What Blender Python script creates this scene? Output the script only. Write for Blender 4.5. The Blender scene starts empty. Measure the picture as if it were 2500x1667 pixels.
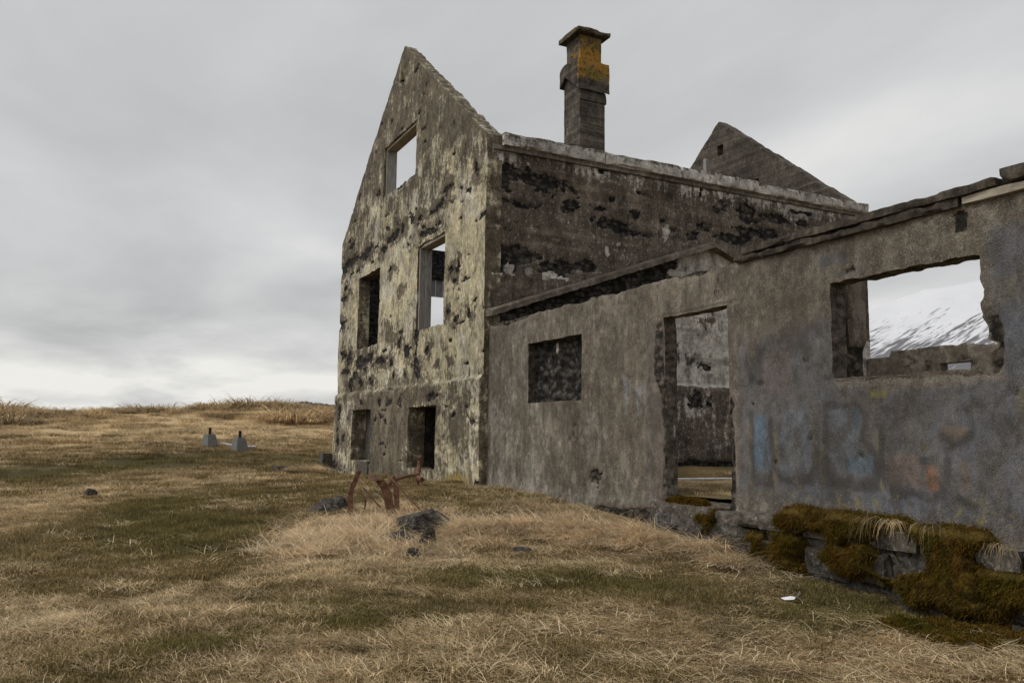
import bpy, bmesh, math, random
import numpy as np
from mathutils import Vector, Matrix
R = math.radians
rng = np.random.default_rng(7)
random.seed(7)
scene = bpy.context.scene
COL = scene.collection

# ------------------------------------------------------------------ camera, sky, sun, exposure
CAMP = Vector((-6.081, -12.828, 0.87))
yaw, pitch, roll = R(27.326), R(6.461), R(0.609)
Fv = Vector((math.sin(yaw)*math.cos(pitch), math.cos(yaw)*math.cos(pitch), math.sin(pitch)))
Rv = Vector((math.cos(yaw), -math.sin(yaw), 0)); Uv = Rv.cross(Fv)
R2 = Rv*math.cos(roll) + Uv*math.sin(roll); U2 = -Rv*math.sin(roll) + Uv*math.cos(roll)
cam = bpy.data.cameras.new('camera'); camo = bpy.data.objects.new('camera', cam); COL.objects.link(camo)
M = Matrix((R2, U2, -Fv)).transposed().to_4x4(); M.translation = CAMP
camo.matrix_world = M
cam.sensor_width = 36; cam.lens = 36*2004.75/2500; cam.clip_start = .05; cam.clip_end = 20000
scene.camera = camo
scene.view_settings.view_transform = 'Standard'; scene.view_settings.look = 'None'
scene.view_settings.exposure = 0.25; scene.view_settings.gamma = 1

SUN_EL, SUN_AZ = R(52), R(-68)      # azimuth measured from +Y towards +X
w = bpy.data.worlds.new('World'); scene.world = w; w.use_nodes = True

class NT:
    """small helper for node graphs"""
    def __init__(s, tree): s.t = tree; tree.nodes.clear()
    def n(s, typ, inputs=None, out=0, **props):
        nd = s.t.nodes.new(typ)
        for k, v in props.items(): setattr(nd, k, v)
        for k, v in (inputs or {}).items():
            sock = nd.inputs[k]
            if isinstance(v, bpy.types.NodeSocket): s.t.links.new(v, sock)
            else: sock.default_value = v
        return nd.outputs[out] if out is not None else nd
    def math(s, op, a, b=0.0, clamp=False):
        return s.n('ShaderNodeMath', {0: a, 1: b}, operation=op, use_clamp=clamp)
    def vmath(s, op, a, b): return s.n('ShaderNodeVectorMath', {0: a, 1: b}, operation=op)
    def noise(s, vec, scale, detail=4, rough=.55, dist=0.0):
        return s.n('ShaderNodeTexNoise', {'Vector': vec, 'Scale': scale, 'Detail': detail, 'Roughness': rough, 'Distortion': dist})
    def mapping(s, vec, scale=(1, 1, 1), loc=(0, 0, 0), rot=(0, 0, 0)):
        return s.n('ShaderNodeMapping', {'Vector': vec, 'Scale': scale, 'Location': loc, 'Rotation': rot})
    def smooth(s, v, lo, hi, a=0.0, b=1.0):
        return s.n('ShaderNodeMapRange', {'Value': v, 'From Min': lo, 'From Max': hi, 'To Min': a, 'To Max': b}, interpolation_type='SMOOTHSTEP')
    def lin(s, v, lo, hi, a=0.0, b=1.0):
        return s.n('ShaderNodeMapRange', {'Value': v, 'From Min': lo, 'From Max': hi, 'To Min': a, 'To Max': b})
    def mix(s, f, a, b, mode='MIX'):
        nd = s.t.nodes.new('ShaderNodeMix'); nd.data_type = 'RGBA'; nd.blend_type = mode
        for sock, v in ((nd.inputs[0], f), (nd.inputs[6], a), (nd.inputs[7], b)):
            if isinstance(v, bpy.types.NodeSocket): s.t.links.new(v, sock)
            else:
                sock.default_value = (v if isinstance(v, float) else (*v, 1) if len(v) == 3 else v)
        return nd.outputs[2]
    def ramp(s, v, stops):
        nd = s.t.nodes.new('ShaderNodeValToRGB'); s.t.links.new(v, nd.inputs[0]); el = nd.color_ramp.elements
        while len(el) < len(stops): el.new(.5)
        for e, (p, c) in zip(el, stops): e.position = p; e.color = (*c, 1)
        return nd.outputs[0]
    def attr(s, name, typ='GEOMETRY', out=2): return s.n('ShaderNodeAttribute', attribute_name=name, attribute_type=typ, out=out)

nt = NT(w.node_tree)
gen = nt.n('ShaderNodeTexCoord', out=0)
sx, sy, sz = [nt.n('ShaderNodeSeparateXYZ', {0: gen}, out=i) for i in range(3)]
zz = nt.math('MAXIMUM', sz, 0.0)
den = nt.math('ADD', zz, 0.10)
plane = nt.n('ShaderNodeCombineXYZ', {0: nt.math('DIVIDE', sx, den), 1: nt.math('DIVIDE', sy, den), 2: 0.0})
plane = nt.mapping(plane, rot=(0, 0, R(-35)), scale=(1, .55, 1))
c1 = nt.noise(plane, .75, 5, .5, .4)
c2 = nt.noise(plane, 1.5, 6, .55, .2)
cl = nt.math('ADD', nt.math('MULTIPLY', c1, .65), nt.math('MULTIPLY', c2, .35))
low = nt.smooth(sz, .19, .02)                               # towards the horizon the cover thins and brightens
v = nt.math('ADD', nt.math('MULTIPLY', cl, nt.lin(low, 0, 1, 1.0, 2.0)), nt.lin(low, 0, 1, .01, -.36))
v = nt.math('ADD', v, nt.math('MULTIPLY', low, .06))
cloud = nt.ramp(v, [(.30, (.375, .38, .388)), (.46, (.467, .469, .473)), (.60, (.562, .562, .562)), (.80, (.73, .725, .695))])
sky = nt.n('ShaderNodeTexSky', sky_type='NISHITA', sun_disc=False, sun_elevation=SUN_EL, sun_rotation=SUN_AZ, air_density=1.5, dust_density=2.0)
skyc = nt.vmath('MULTIPLY', sky, (.10, .10, .10))
bg = nt.n('ShaderNodeBackground', {'Color': nt.mix(.95, skyc, cloud), 'Strength': 1.0})
nt.n('ShaderNodeOutputWorld', {'Surface': bg}, out=None)

sun = bpy.data.lights.new('sun', 'SUN'); sun.energy = 1.5; sun.angle = R(35); sun.color = (1, .965, .92)
suno = bpy.data.objects.new('sun', sun); COL.objects.link(suno); suno.location = (-20, -5, 30)
sd = Vector((math.sin(SUN_AZ)*math.cos(SUN_EL), math.cos(SUN_AZ)*math.cos(SUN_EL), math.sin(SUN_EL)))
suno.rotation_euler = sd.to_track_quat('Z', 'Y').to_euler()

# ------------------------------------------------------------------ numeric helpers
def hash2(ix, iy, seed=0):
    n = (ix.astype(np.int64)*374761393 + iy.astype(np.int64)*668265263 + seed*1442695041) & 0xffffffff
    n = ((n ^ (n >> 13))*1274126177) & 0xffffffff
    n = ((n ^ (n >> 16))*2246822519) & 0xffffffff
    return (n & 0xffffff)/float(0xffffff)
def vn(x, y, seed=0):
    xi = np.floor(x); yi = np.floor(y); fx = x-xi; fy = y-yi
    fx = fx*fx*(3-2*fx); fy = fy*fy*(3-2*fy)
    a = hash2(xi, yi, seed); b = hash2(xi+1, yi, seed); c = hash2(xi, yi+1, seed); d = hash2(xi+1, yi+1, seed)
    return a+(b-a)*fx+(c-a)*fy+(a-b-c+d)*fx*fy
def fbm(x, y, oct=4, seed=0, gain=.5):
    s = 0; a = 1; t = 0
    x = np.asarray(x, float); y = np.asarray(y, float)
    for i in range(oct):
        s = s+a*vn(x*2**i+i*17.3, y*2**i-i*9.1, seed+i); t += a; a *= gain
    return s/t
def fbm3(p, f, oct=3, seed=0):
    return (fbm(p[:, 0]*f+p[:, 2]*f*.7, p[:, 1]*f-p[:, 2]*f*.4, oct, seed)+fbm(p[:, 1]*f*.9+p[:, 2]*f, p[:, 0]*f+p[:, 2]*f*.3, oct, seed+5))*.5
def sst(a, b, x):
    t = np.clip((x-a)/(b-a), 0, 1); return t*t*(3-2*t)

# ------------------------------------------------------------------ object helpers
def put(name, verts, faces, mat, parent=None, attrs=None, smooth=True, loc=(0, 0, 0), kind=None, label=None, cat=None, group=None, colors=None, sharp=False):
    """one mesh object; verts in world space, the mesh is stored relative to its own (or its parent's) base"""
    base = Vector(loc)
    if parent is not None: base = parent.matrix_world.translation if parent.type == 'EMPTY' else PB[parent.name]
    v = np.asarray(verts, float)-np.array(base)
    me = bpy.data.meshes.new(name); me.from_pydata(v.tolist(), [], faces); 
    if smooth:
        me.polygons.foreach_set('use_smooth', [True]*len(me.polygons))
        if sharp: me.set_sharp_from_angle(angle=R(38))
    for k, a in (attrs or {}).items():
        at = me.attributes.new(k, 'FLOAT', 'POINT'); at.data.foreach_set('value', np.asarray(a, np.float32))
    for k, a in (colors or {}).items():
        at = me.attributes.new(k, 'FLOAT_COLOR', 'POINT'); at.data.foreach_set('color', np.asarray(a, np.float32).ravel())
    me.update()
    if mat: me.materials.append(mat)
    o = bpy.data.objects.new(name, me); COL.objects.link(o)
    if parent is not None: o.parent = parent
    else: o.location = base
    PB[o.name] = Vector(base)
    tag(o, label, cat, group, kind)
    return o
PB = {}
def tag(o, label=None, cat=None, group=None, kind=None):
    if label: o['label'] = label
    if cat: o['category'] = cat
    if group: o['group'] = group
    if kind: o['kind'] = kind
    return o
def thing(name, loc, label, cat, group=None):
    o = bpy.data.objects.new(name, None); COL.objects.link(o); o.location = loc; o.empty_display_size = .2
    o.matrix_world = Matrix.Translation(loc); return tag(o, label, cat, group)

class MB:
    def __init__(s): s.v = []; s.f = []
    def add(s, v, f):
        o = len(s.v); s.v += [tuple(p) for p in v]; s.f += [tuple(i+o for i in q) for q in f]
    def rough_box(s, lo, hi, step=.08, amp=.012, rot=0, seed=0, freq=9, tilt=(0, 0), chip=0.0):
        lo = np.array(lo, float); hi = np.array(hi, float); c = (lo+hi)/2; sz = hi-lo
        n = np.maximum(1, np.minimum(np.ceil(sz/step).astype(int), 90))
        idx = {}; vs = []; fs = []
        def vid(i, j, k):
            key = (i, j, k)
            if key not in idx: idx[key] = len(vs); vs.append((lo[0]+sz[0]*i/n[0], lo[1]+sz[1]*j/n[1], lo[2]+sz[2]*k/n[2]))
            return idx[key]
        for j in range(n[1]):
            for k in range(n[2]):
                fs.append((vid(0, j, k), vid(0, j, k+1), vid(0, j+1, k+1), vid(0, j+1, k))); fs.append((vid(n[0], j, k), vid(n[0], j+1, k), vid(n[0], j+1, k+1), vid(n[0], j, k+1)))
        for i in range(n[0]):
            for k in range(n[2]):
                fs.append((vid(i, 0, k), vid(i+1, 0, k), vid(i+1, 0, k+1), vid(i, 0, k+1))); fs.append((vid(i, n[1], k), vid(i, n[1], k+1), vid(i+1, n[1], k+1), vid(i+1, n[1], k)))
        for i in range(n[0]):
            for j in range(n[1]):
                fs.append((vid(i, j, 0), vid(i, j+1, 0), vid(i+1, j+1, 0), vid(i+1, j, 0))); fs.append((vid(i, j, n[2]), vid(i+1, j, n[2]), vid(i+1, j+1, n[2]), vid(i, j+1, n[2])))
        p = np.array(vs)
        d = np.stack([fbm3(p, freq, 3, seed+11*i)-.5 for i in range(3)], 1)*2*amp
        if chip:
            q = np.abs((p-c)/(sz/2)); edge = (np.sort(q, 1)[:, 1] > .98)
            d -= (edge*np.maximum(fbm3(p, freq*.6, 2, seed+77)-.45, 0)*chip)[:, None]*np.sign(p-c)
        p = p+d-c
        p[:, 2] += p[:, 0]*tilt[0]+p[:, 1]*tilt[1]
        ca, sa = math.cos(rot), math.sin(rot)
        p = np.stack([p[:, 0]*ca-p[:, 1]*sa, p[:, 0]*sa+p[:, 1]*ca, p[:, 2]], 1)+c
        s.add(p, fs); return s
    def strip(s, pts, wid, th):
        """flat bar swept along pts; wid = list of width vectors; th thickness"""
        P = [Vector(p) for p in pts]; Wd = [Vector(q) for q in wid]; vs = []
        for i, p in enumerate(P):
            t = (P[min(i+1, len(P)-1)]-P[max(i-1, 0)]).normalized(); n = t.cross(Wd[i]).normalized()*th/2; h = Wd[i]/2
            vs += [p+h+n, p-h+n, p-h-n, p+h-n]
        fs = []
        for i in range(len(P)-1):
            for k in range(4): a = i*4+k; b = i*4+(k+1) % 4; fs.append((a, b, b+4, a+4))
        fs += [(3, 2, 1, 0), tuple(len(vs)-4+k for k in range(4))]
        s.add(vs, fs); return s
    def tube(s, pts, rad, n=8):
        P = [Vector(p) for p in pts]; vs = []; rad = rad if isinstance(rad, (list, tuple)) else [rad]*len(P)
        for i, p in enumerate(P):
            t = (P[min(i+1, len(P)-1)]-P[max(i-1, 0)]).normalized(); a = t.cross(Vector((.3, .2, 1)) if abs(t.z) < .9 else Vector((1, 0, 0))).normalized(); b = t.cross(a)
            vs += [p+(a*math.cos(2*math.pi*k/n)+b*math.sin(2*math.pi*k/n))*rad[i] for k in range(n)]
        fs = [(i*n+k, i*n+(k+1) % n, (i+1)*n+(k+1) % n, (i+1)*n+k) for i in range(len(P)-1) for k in range(n)]
        fs += [tuple(reversed(range(n))), tuple(len(vs)-n+k for k in range(n))]
        s.add(vs, fs); return s
    def build(s, name, mat, parent=None, **k): return put(name, s.v, s.f, mat, parent, sharp=True, **k)

# ------------------------------------------------------------------ materials
def newmat(name):
    m = bpy.data.materials.new(name); m.use_nodes = True; return m, NT(m.node_tree)
def finish(t, col, rough=.93, bump=None, bstr=.4, bdist=.02, spec=.2, metallic=0.0, trans=None):
    ins = {'Base Color': col, 'Roughness': rough, 'Specular IOR Level': spec, 'Metallic': metallic}
    if bump is not None: ins['Normal'] = t.n('ShaderNodeBump', {'Height': bump, 'Strength': bstr, 'Distance': bdist})
    b = t.n('ShaderNodeBsdfPrincipled', ins)
    t.n('ShaderNodeOutputMaterial', {'Surface': b}, out=None)

def wall_material(name, dark, mid, light, lo=.48, hi=.62, streak=.55, blotch=.5, speck=.0, rub=((.012, .011, .010), (.075, .068, .06)), lichen=(.30, .17, .03), hole_hi=.6, board=False, fs=1.0, painted=False, cont=.62, gs=1.0, run=.45):
    m, t = newmat(name)
    P = t.n('ShaderNodeTexCoord', out=3)
    n1 = t.noise(P, 1.3*fs, 6, .62, .3)
    n2 = t.noise(t.mapping(P, (1, 1, .16)), 7*fs, 5, .65, .1)
    n3 = t.noise(P, 9*fs, 5, .6)
    fine = t.noise(P, 55*fs, 3, .6)
    L = t.attr('light')
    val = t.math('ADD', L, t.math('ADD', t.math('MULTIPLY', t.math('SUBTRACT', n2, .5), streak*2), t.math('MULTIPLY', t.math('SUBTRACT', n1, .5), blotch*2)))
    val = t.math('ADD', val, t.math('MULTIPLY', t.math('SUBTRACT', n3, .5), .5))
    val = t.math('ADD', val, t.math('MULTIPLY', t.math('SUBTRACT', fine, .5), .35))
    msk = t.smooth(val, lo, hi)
    g = t.mix(t.smooth(t.math('ADD', n1, t.math('MULTIPLY', t.math('SUBTRACT', n3, .5), .7)), .36, .66), dark, mid)
    g = t.mix(t.smooth(n2, .62, .40, 0, run), g, tuple(c*.55 for c in dark))
    grey = sum(light)/3
    lt = t.mix(t.smooth(n3, .35, .7), tuple(c*.68 for c in light), light)
    lt = t.mix(t.smooth(t.noise(P, .9*fs, 4, .6), .45, .62, 0, .55), lt, (grey*1.0, grey*.97, grey*.88))
    col = t.mix(msk, g, lt)
    soot = t.noise(t.mapping(P, (1, 1, .5), (3.1, 7.7, 1.9)), 4.6*fs, 5, .68, .2)
    col = t.mix(t.smooth(soot, .50, .68, 0, .62), col, tuple(c*.62 for c in dark))
    if speck:
        sp = t.noise(t.mapping(P, (1, 1, .30)), 22*fs, 3, .6)
        sm = t.math('MULTIPLY', t.smooth(sp, .60, .70), t.smooth(n1, .44, .60))
        col = t.mix(t.math('MULTIPLY', sm, speck), col, (.5, .49, .46))
    if board:
        bz = t.noise(t.mapping(P, (.35, .35, 7)), 1.0, 4, .6)
        col = t.mix(t.smooth(bz, .52, .70, 0, .6*board), col, tuple(c*1.8 for c in mid))
        col = t.mix(t.smooth(bz, .48, .34, 0, .7*board), col, tuple(c*.45 for c in dark))
    col = t.mix(t.smooth(fine, .30, .72, .42, 0), col, (.02, .018, .015))
    col = t.mix(t.smooth(t.noise(P, 22*fs, 3, .7), .56, .74, 0, .30), col, tuple(c*1.3 for c in light))
    grit = t.noise(t.mapping(P, (1, 1, .75), (5.3, 1.7, 8.8)), 3.2*fs*gs, 12, .80, .15)
    k = t.lin(grit, .36, .64, 1-cont, 1+cont*.95)
    k = t.math('MULTIPLY', k, t.lin(t.noise(t.mapping(P, (1, 1, .5)), .55, 4, .6), .35, .65, 1-cont*.35, 1+cont*.35))
    col = t.mix(1.0, col, t.n('ShaderNodeCombineColor', {0: k, 1: k, 2: k}), 'MULTIPLY')
    pit = t.noise(P, 85*fs, 2, .6)
    col = t.mix(t.smooth(pit, .57, .68, 0, .60), col, tuple(c*.28 for c in dark))
    col = t.mix(t.smooth(pit, .42, .32, 0, .45), col, tuple(min(.9, c*1.7) for c in mid))
    if painted:
        da = t.noise(t.mapping(P, (1, 1, .7), (9.1, 2.2, 4.4)), 1.9, 10, .72, .3)
        col = t.mix(t.smooth(da, .53, .57, 0, .42), col, tuple(c*.42 for c in dark))
        col = t.mix(t.smooth(da, .42, .39, 0, .35), col, tuple(c*.95 for c in light))
        dp = t.noise(t.mapping(P, (1, 1, .06)), 11, 4, .6)
        col = t.mix(t.math('MULTIPLY', t.smooth(dp, .58, .64), t.smooth(n1, .45, .6, 0, .4)), col, tuple(c*.4 for c in dark))
    # painted marks (flat print on the wall)
    if painted:
      pc = t.n('ShaderNodeAttribute', attribute_name='paint', out=None)
      pa = t.math('MULTIPLY', t.math('MULTIPLY', pc.outputs['Alpha'], t.smooth(grit, .36, .54, .55, 1)), t.smooth(t.math('ADD', n2, t.math('MULTIPLY', t.math('SUBTRACT', fine, .5), .5)), .28, .55, .35, 1))
      pcol = t.mix(t.smooth(pit, .56, .68, 0, .55), pc.outputs['Color'], (.02, .019, .018))
      pcol = t.mix(t.smooth(da, .52, .58, 0, .45), pcol, (.045, .043, .042))
      pcol = t.mix(1.0, pcol, t.n('ShaderNodeCombineColor', {0: k, 1: k, 2: k}), 'MULTIPLY')
      col = t.mix(pa, col, pcol)
    # lichen / moss film
    li = t.attr('lichen')
    lm = t.smooth(t.math('ADD', li, t.math('ADD', t.math('MULTIPLY', t.math('SUBTRACT', n3, .5), 1.3), t.math('MULTIPLY', t.math('SUBTRACT', fine, .5), .8))), .42, .60)
    lc = t.mix(t.smooth(n1, .42, .62), lichen, (lichen[0]*.55, lichen[1]*.75, lichen[2]*.8))
    col = t.mix(t.math('MULTIPLY', lm, .85), col, lc)
    # broken out rubble
    h = t.attr('hole')
    hm = t.smooth(t.math('ADD', h, t.math('ADD', t.math('MULTIPLY', t.math('SUBTRACT', fine, .5), .35), t.math('MULTIPLY', t.math('SUBTRACT', n3, .5), .45))), .42, hole_hi)
    wp = t.vmath('ADD', t.mapping(P, (1, 1, 1.5)), t.vmath('MULTIPLY', t.n('ShaderNodeTexNoise', {'Vector': P, 'Scale': 9*fs, 'Detail': 3}, out=1), (.10, .10, .10)))
    vn_ = t.n('ShaderNodeTexVoronoi', {'Vector': wp, 'Scale': 8.5*fs, 'Randomness': 1.0}, out=None)
    vor = vn_.outputs['Distance']; cell = t.n('ShaderNodeSeparateColor', {0: vn_.outputs['Color']})
    rc = t.mix(t.math('MULTIPLY', t.smooth(vor, .75, .25), t.lin(cell, 0, 1, .15, 1.0)), rub[0], tuple(c*1.25 for c in rub[1]))
    rc = t.mix(t.smooth(t.noise(P, 30*fs, 4, .7), .58, .75, 0, .55), rc, tuple(c*2.4 for c in rub[1]))
    rc = t.mix(1.0, rc, t.n('ShaderNodeCombineColor', {0: k, 1: k, 2: k}), 'MULTIPLY')
    col = t.mix(hm, col, rc)
    bmp = t.math('ADD', t.math('MULTIPLY', t.math('SUBTRACT', fine, pit), .55), t.math('ADD', t.math('MULTIPLY', n3, .5), t.math('MULTIPLY', msk, .25)))
    bmp = t.math('SUBTRACT', bmp, t.math('MULTIPLY', hm, t.math('ADD', .5, t.math('MULTIPLY', vor, 1.0))))
    finish(t, col, .95, bmp, .55, .02)
    return m
M_gable = wall_material('cream_plaster', (.138, .113, .080), (.255, .214, .155), (.77, .685, .46), lo=.42, hi=.60, streak=.27, blotch=.50, run=.25, lichen=(.40, .26, .05), fs=1.3, cont=.62)
M_side = wall_material('dark_render', (.115, .092, .070), (.20, .163, .126), (.76, .72, .64), lo=.50, hi=.66, streak=.45, blotch=.40, speck=1.0, cont=.64, board=.55)
M_board = wall_material('board_concrete', (.085, .072, .057), (.15, .128, .10), (.34, .31, .26), lo=.55, hi=.80, streak=.25, blotch=.3, board=1.0, lichen=(.40, .21, .03))
M_annex = wall_material('annex_concrete', (.168, .142, .110), (.27, .234, .188), (.41, .368, .305), lo=.38, hi=.70, streak=.22, blotch=.42, run=.2, lichen=(.28, .21, .06), fs=1.15, painted=True, rub=((.02, .018, .014), (.13, .11, .088)), cont=.46, gs=1.7)
M_flash = wall_material('flashing_concrete', (.15, .125, .097), (.25, .212, .168), (.40, .355, .29), lo=.45, hi=.75, streak=.2, blotch=.4, run=.2, fs=1.3, cont=.5)
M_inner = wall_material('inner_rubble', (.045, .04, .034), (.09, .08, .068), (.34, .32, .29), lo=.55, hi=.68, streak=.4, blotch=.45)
M_white = wall_material('flaking_white_paint', (.15, .13, .105), (.32, .285, .24), (.76, .72, .65), lo=.30, hi=.50, streak=.3, blotch=.6, fs=1.6, cont=.6)
M_cop = wall_material('coping_concrete', (.085, .072, .055), (.17, .145, .11), (.27, .24, .19), lo=.45, hi=.7, streak=.2, blotch=.45, fs=2.2, lichen=(.30, .20, .05), cont=.8)

def wood_material(name, a, b, dirscale=(1, 1, .1)):
    m, t = newmat(name); P = t.n('ShaderNodeTexCoord', out=3)
    g = t.noise(t.mapping(P, dirscale), 45, 4, .6); n = t.noise(P, 6, 3)
    col = t.mix(t.smooth(g, .3, .7), a, b); col = t.mix(t.smooth(n, .55, .75, 0, .4), col, tuple(c*.5 for c in a))
    finish(t, col, .85, g, .4, .005); return m
M_wood = wood_material('weathered_wood', (.21, .195, .175), (.40, .38, .35))
M_stick = wood_material('dry_twig', (.16, .13, .09), (.30, .25, .17))
M_woodh = wood_material('weathered_plank', (.26, .225, .17), (.48, .43, .35), (1, .1, 1))

def simple(name, c1, c2, scale=8, rough=.9, bump=.4, detail=5, c3=None, bd=.02, metal=0.0):
    m, t = newmat(name); P = t.n('ShaderNodeTexCoord', out=3)
    n = t.noise(P, scale, detail, .62); f = t.noise(P, scale*6, 3, .6)
    s = t.math('ADD', t.math('MULTIPLY', n, .7), t.math('MULTIPLY', f, .3))
    col = t.mix(t.smooth(s, .36, .64), c1, c2)
    if c3: col = t.mix(t.smooth(t.noise(P, scale*1.7, 4, .6), .56, .68), col, c3)
    finish(t, col, rough, s, bump, bd, metallic=metal); return m
M_rust = simple('rusted_iron', (.085, .042, .028), (.21, .115, .075), 14, .85, .3, c3=(.13, .06, .038), bd=.004)
M_stone = simple('lava_stone', (.022, .019, .017), (.105, .092, .077), 13, .95, 1.0, c3=(.20, .185, .16), bd=.03)
M_footing = simple('cast_concrete', (.15, .155, .147), (.215, .215, .205), 12, .9, .3, bd=.008)
M_black = simple('dark_steel', (.02, .02, .022), (.045, .042, .04), 20, .6, .2, bd=.003)
M_panel = simple('grey_board', (.06, .06, .058), (.085, .085, .083), 5, .8, .1, bd=.004)
M_paint = simple('white_board', (.36, .355, .345), (.52, .51, .50), 10, .7, .1, bd=.003)
M_paper = simple('white_paper', (.7, .7, .7), (.82, .82, .82), 20, .8, .1, bd=.002)
M_pipe = simple('pale_pipe', (.42, .42, .42), (.56, .56, .56), 10, .5, .1, bd=.002)
M_found = simple('foundation_rubble', (.035, .032, .028), (.13, .12, .105), 11, .95, .9, c3=(.22, .21, .19), bd=.03)
M_slabm = simple('foundation_concrete', (.045, .040, .033), (.15, .132, .108), 12, .95, .9, c3=(.24, .22, .19), bd=.015)
M_lava = simple('lava_rock', (.03, .028, .026), (.09, .082, .07), .5, .95, .8, c3=(.12, .11, .08), bd=.5)

def grass_material(name, cols, green=(.06, .07, .018), vary=(.62, 1.30), hue=False):
    m, t = newmat(name)
    P = t.n('ShaderNodeNewGeometry', out=0); rnd = t.n('ShaderNodeNewGeometry', out=8)
    n = t.noise(P, 1.1, 3, .6); n2 = t.noise(P, 6, 3, .6)
    col = t.ramp(t.math('ADD', t.math('MULTIPLY', rnd, .75), t.math('MULTIPLY', t.math('SUBTRACT', n2, .35), .6)), [(.0, cols[0]), (.45, cols[1]), (.95, cols[2])])
    tint = t.attr('tint', 'INSTANCER')
    if hue:
        hn = t.noise(P, 3.2, 4, .6)
        col = t.mix(t.smooth(hn, .50, .66, 0, .75), col, (.17, .075, .018)); col = t.mix(t.smooth(hn, .46, .34, 0, .7), col, (.075, .085, .014))
        col = t.mix(t.smooth(t.noise(P, 8, 3, .6), .5, .68, 0, .7), col, (.03, .02, .006))
    col = t.mix(tint, col, t.mix(rnd, green, tuple(c*1.5 for c in green)))
    br = t.lin(t.n('ShaderNodeObjectInfo', out=5), 0, 1, vary[0], vary[1])
    col = t.mix(1.0, col, t.n('ShaderNodeCombineColor', {0: br, 1: br, 2: br}), 'MULTIPLY')
    d = t.n('ShaderNodeBsdfDiffuse', {'Color': col, 'Roughness': .5}); tr = t.n('ShaderNodeBsdfTranslucent', {'Color': col})
    t.n('ShaderNodeOutputMaterial', {'Surface': t.n('ShaderNodeMixShader', {0: .25, 1: d, 2: tr})}, out=None); return m
M_dry = grass_material('dry_grass', [(.27, .185, .095), (.60, .46, .27), (.92, .76, .51)], (.15, .125, .04), (.50, 1.30))
M_hay = grass_material('hay', [(.46, .34, .20), (.80, .64, .42), (1.0, .86, .63)], vary=(.65, 1.20))
M_straw = grass_material('straw', [(.55, .42, .25), (.85, .68, .43), (1.0, .86, .60)], vary=(.8, 1.1))
M_grn = grass_material('short_grass', [(.115, .088, .034), (.25, .19, .085), (.66, .51, .29)], (.115, .105, .028), (.55, 1.35))
M_mossf = grass_material('moss_frond', [(.05, .033, .006), (.12, .082, .014), (.23, .145, .03)], vary=(1, 1), hue=True)

def ground_material():
    m, t = newmat('heath_ground'); P = t.n('ShaderNodeTexCoord', out=3)
    n = t.noise(P, .8, 5, .6); n2 = t.noise(P, 14, 5, .65); n3 = t.noise(t.mapping(P, (1, 2.2, 1)), 45, 3, .6)
    d = t.attr('dry'); far = t.attr('far')
    v = t.math('ADD', d, t.math('ADD', t.math('MULTIPLY', t.math('SUBTRACT', n2, .5), .7), t.math('MULTIPLY', t.math('SUBTRACT', n3, .5), .5)))
    col = t.ramp(v, [(.1, (.07, .058, .02)), (.35, (.13, .10, .045)), (.62, (.26, .185, .09)), (.95, (.52, .385, .21))])
    fc = t.ramp(t.math('ADD', t.math('MULTIPLY', n, .6), t.math('MULTIPLY', t.noise(t.mapping(P, (1, .3, 1)), .12, 5, .6), .4)), [(.35, (.05, .042, .032)), (.55, (.11, .085, .052)), (.7, (.17, .125, .07))])
    col = t.mix(far, col, fc)
    finish(t, col, .97, t.math('ADD', n2, n3), .8, .03); return m
M_ground = ground_material()
def moss_material():
    m, t = newmat('hanging_moss'); P = t.n('ShaderNodeTexCoord', out=3)
    n = t.noise(P, 5, 5, .65); f = t.noise(P, 40, 4, .65)
    v = t.math('ADD', t.math('MULTIPLY', n, .55), t.math('MULTIPLY', f, .45))
    col = t.ramp(v, [(.32, (.02, .014, .004)), (.48, (.07, .046, .009)), (.62, (.13, .088, .016)), (.8, (.19, .11, .025))])
    finish(t, col, .97, f, 1.0, .03); return m
M_moss = moss_material()
def snow_material():
    m, t = newmat('snow_and_rock'); P = t.n('ShaderNodeTexCoord', out=3)
    px, py, pz = [t.n('ShaderNodeSeparateXYZ', {0: P}, out=i) for i in range(3)]
    lat = t.math('ADD', t.math('MULTIPLY', px, .59), t.math('MULTIPLY', py, -.81))
    u = t.math('SUBTRACT', lat, t.math('MULTIPLY', pz, 1.1))
    q = t.n('ShaderNodeCombineXYZ', {0: u, 1: t.math('MULTIPLY', pz, .32), 2: 0.0})
    s1 = t.noise(q, .085, 6, .68, .4); s2 = t.noise(q, .016, 4, .6)
    alt = t.lin(pz, 150, 420, .14, -.10)  # more snow higher up; also paints the top's fade into cloud as colour
    v = t.math('ADD', t.math('ADD', t.math('MULTIPLY', s1, .66), t.math('MULTIPLY', s2, .34)), alt)
    rock = t.smooth(v, .525, .61)
    col = t.mix(rock, (.64, .65, .67), (.15, .147, .155))
    finish(t, col, .9, spec=.1); return m
M_snow = snow_material()

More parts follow.
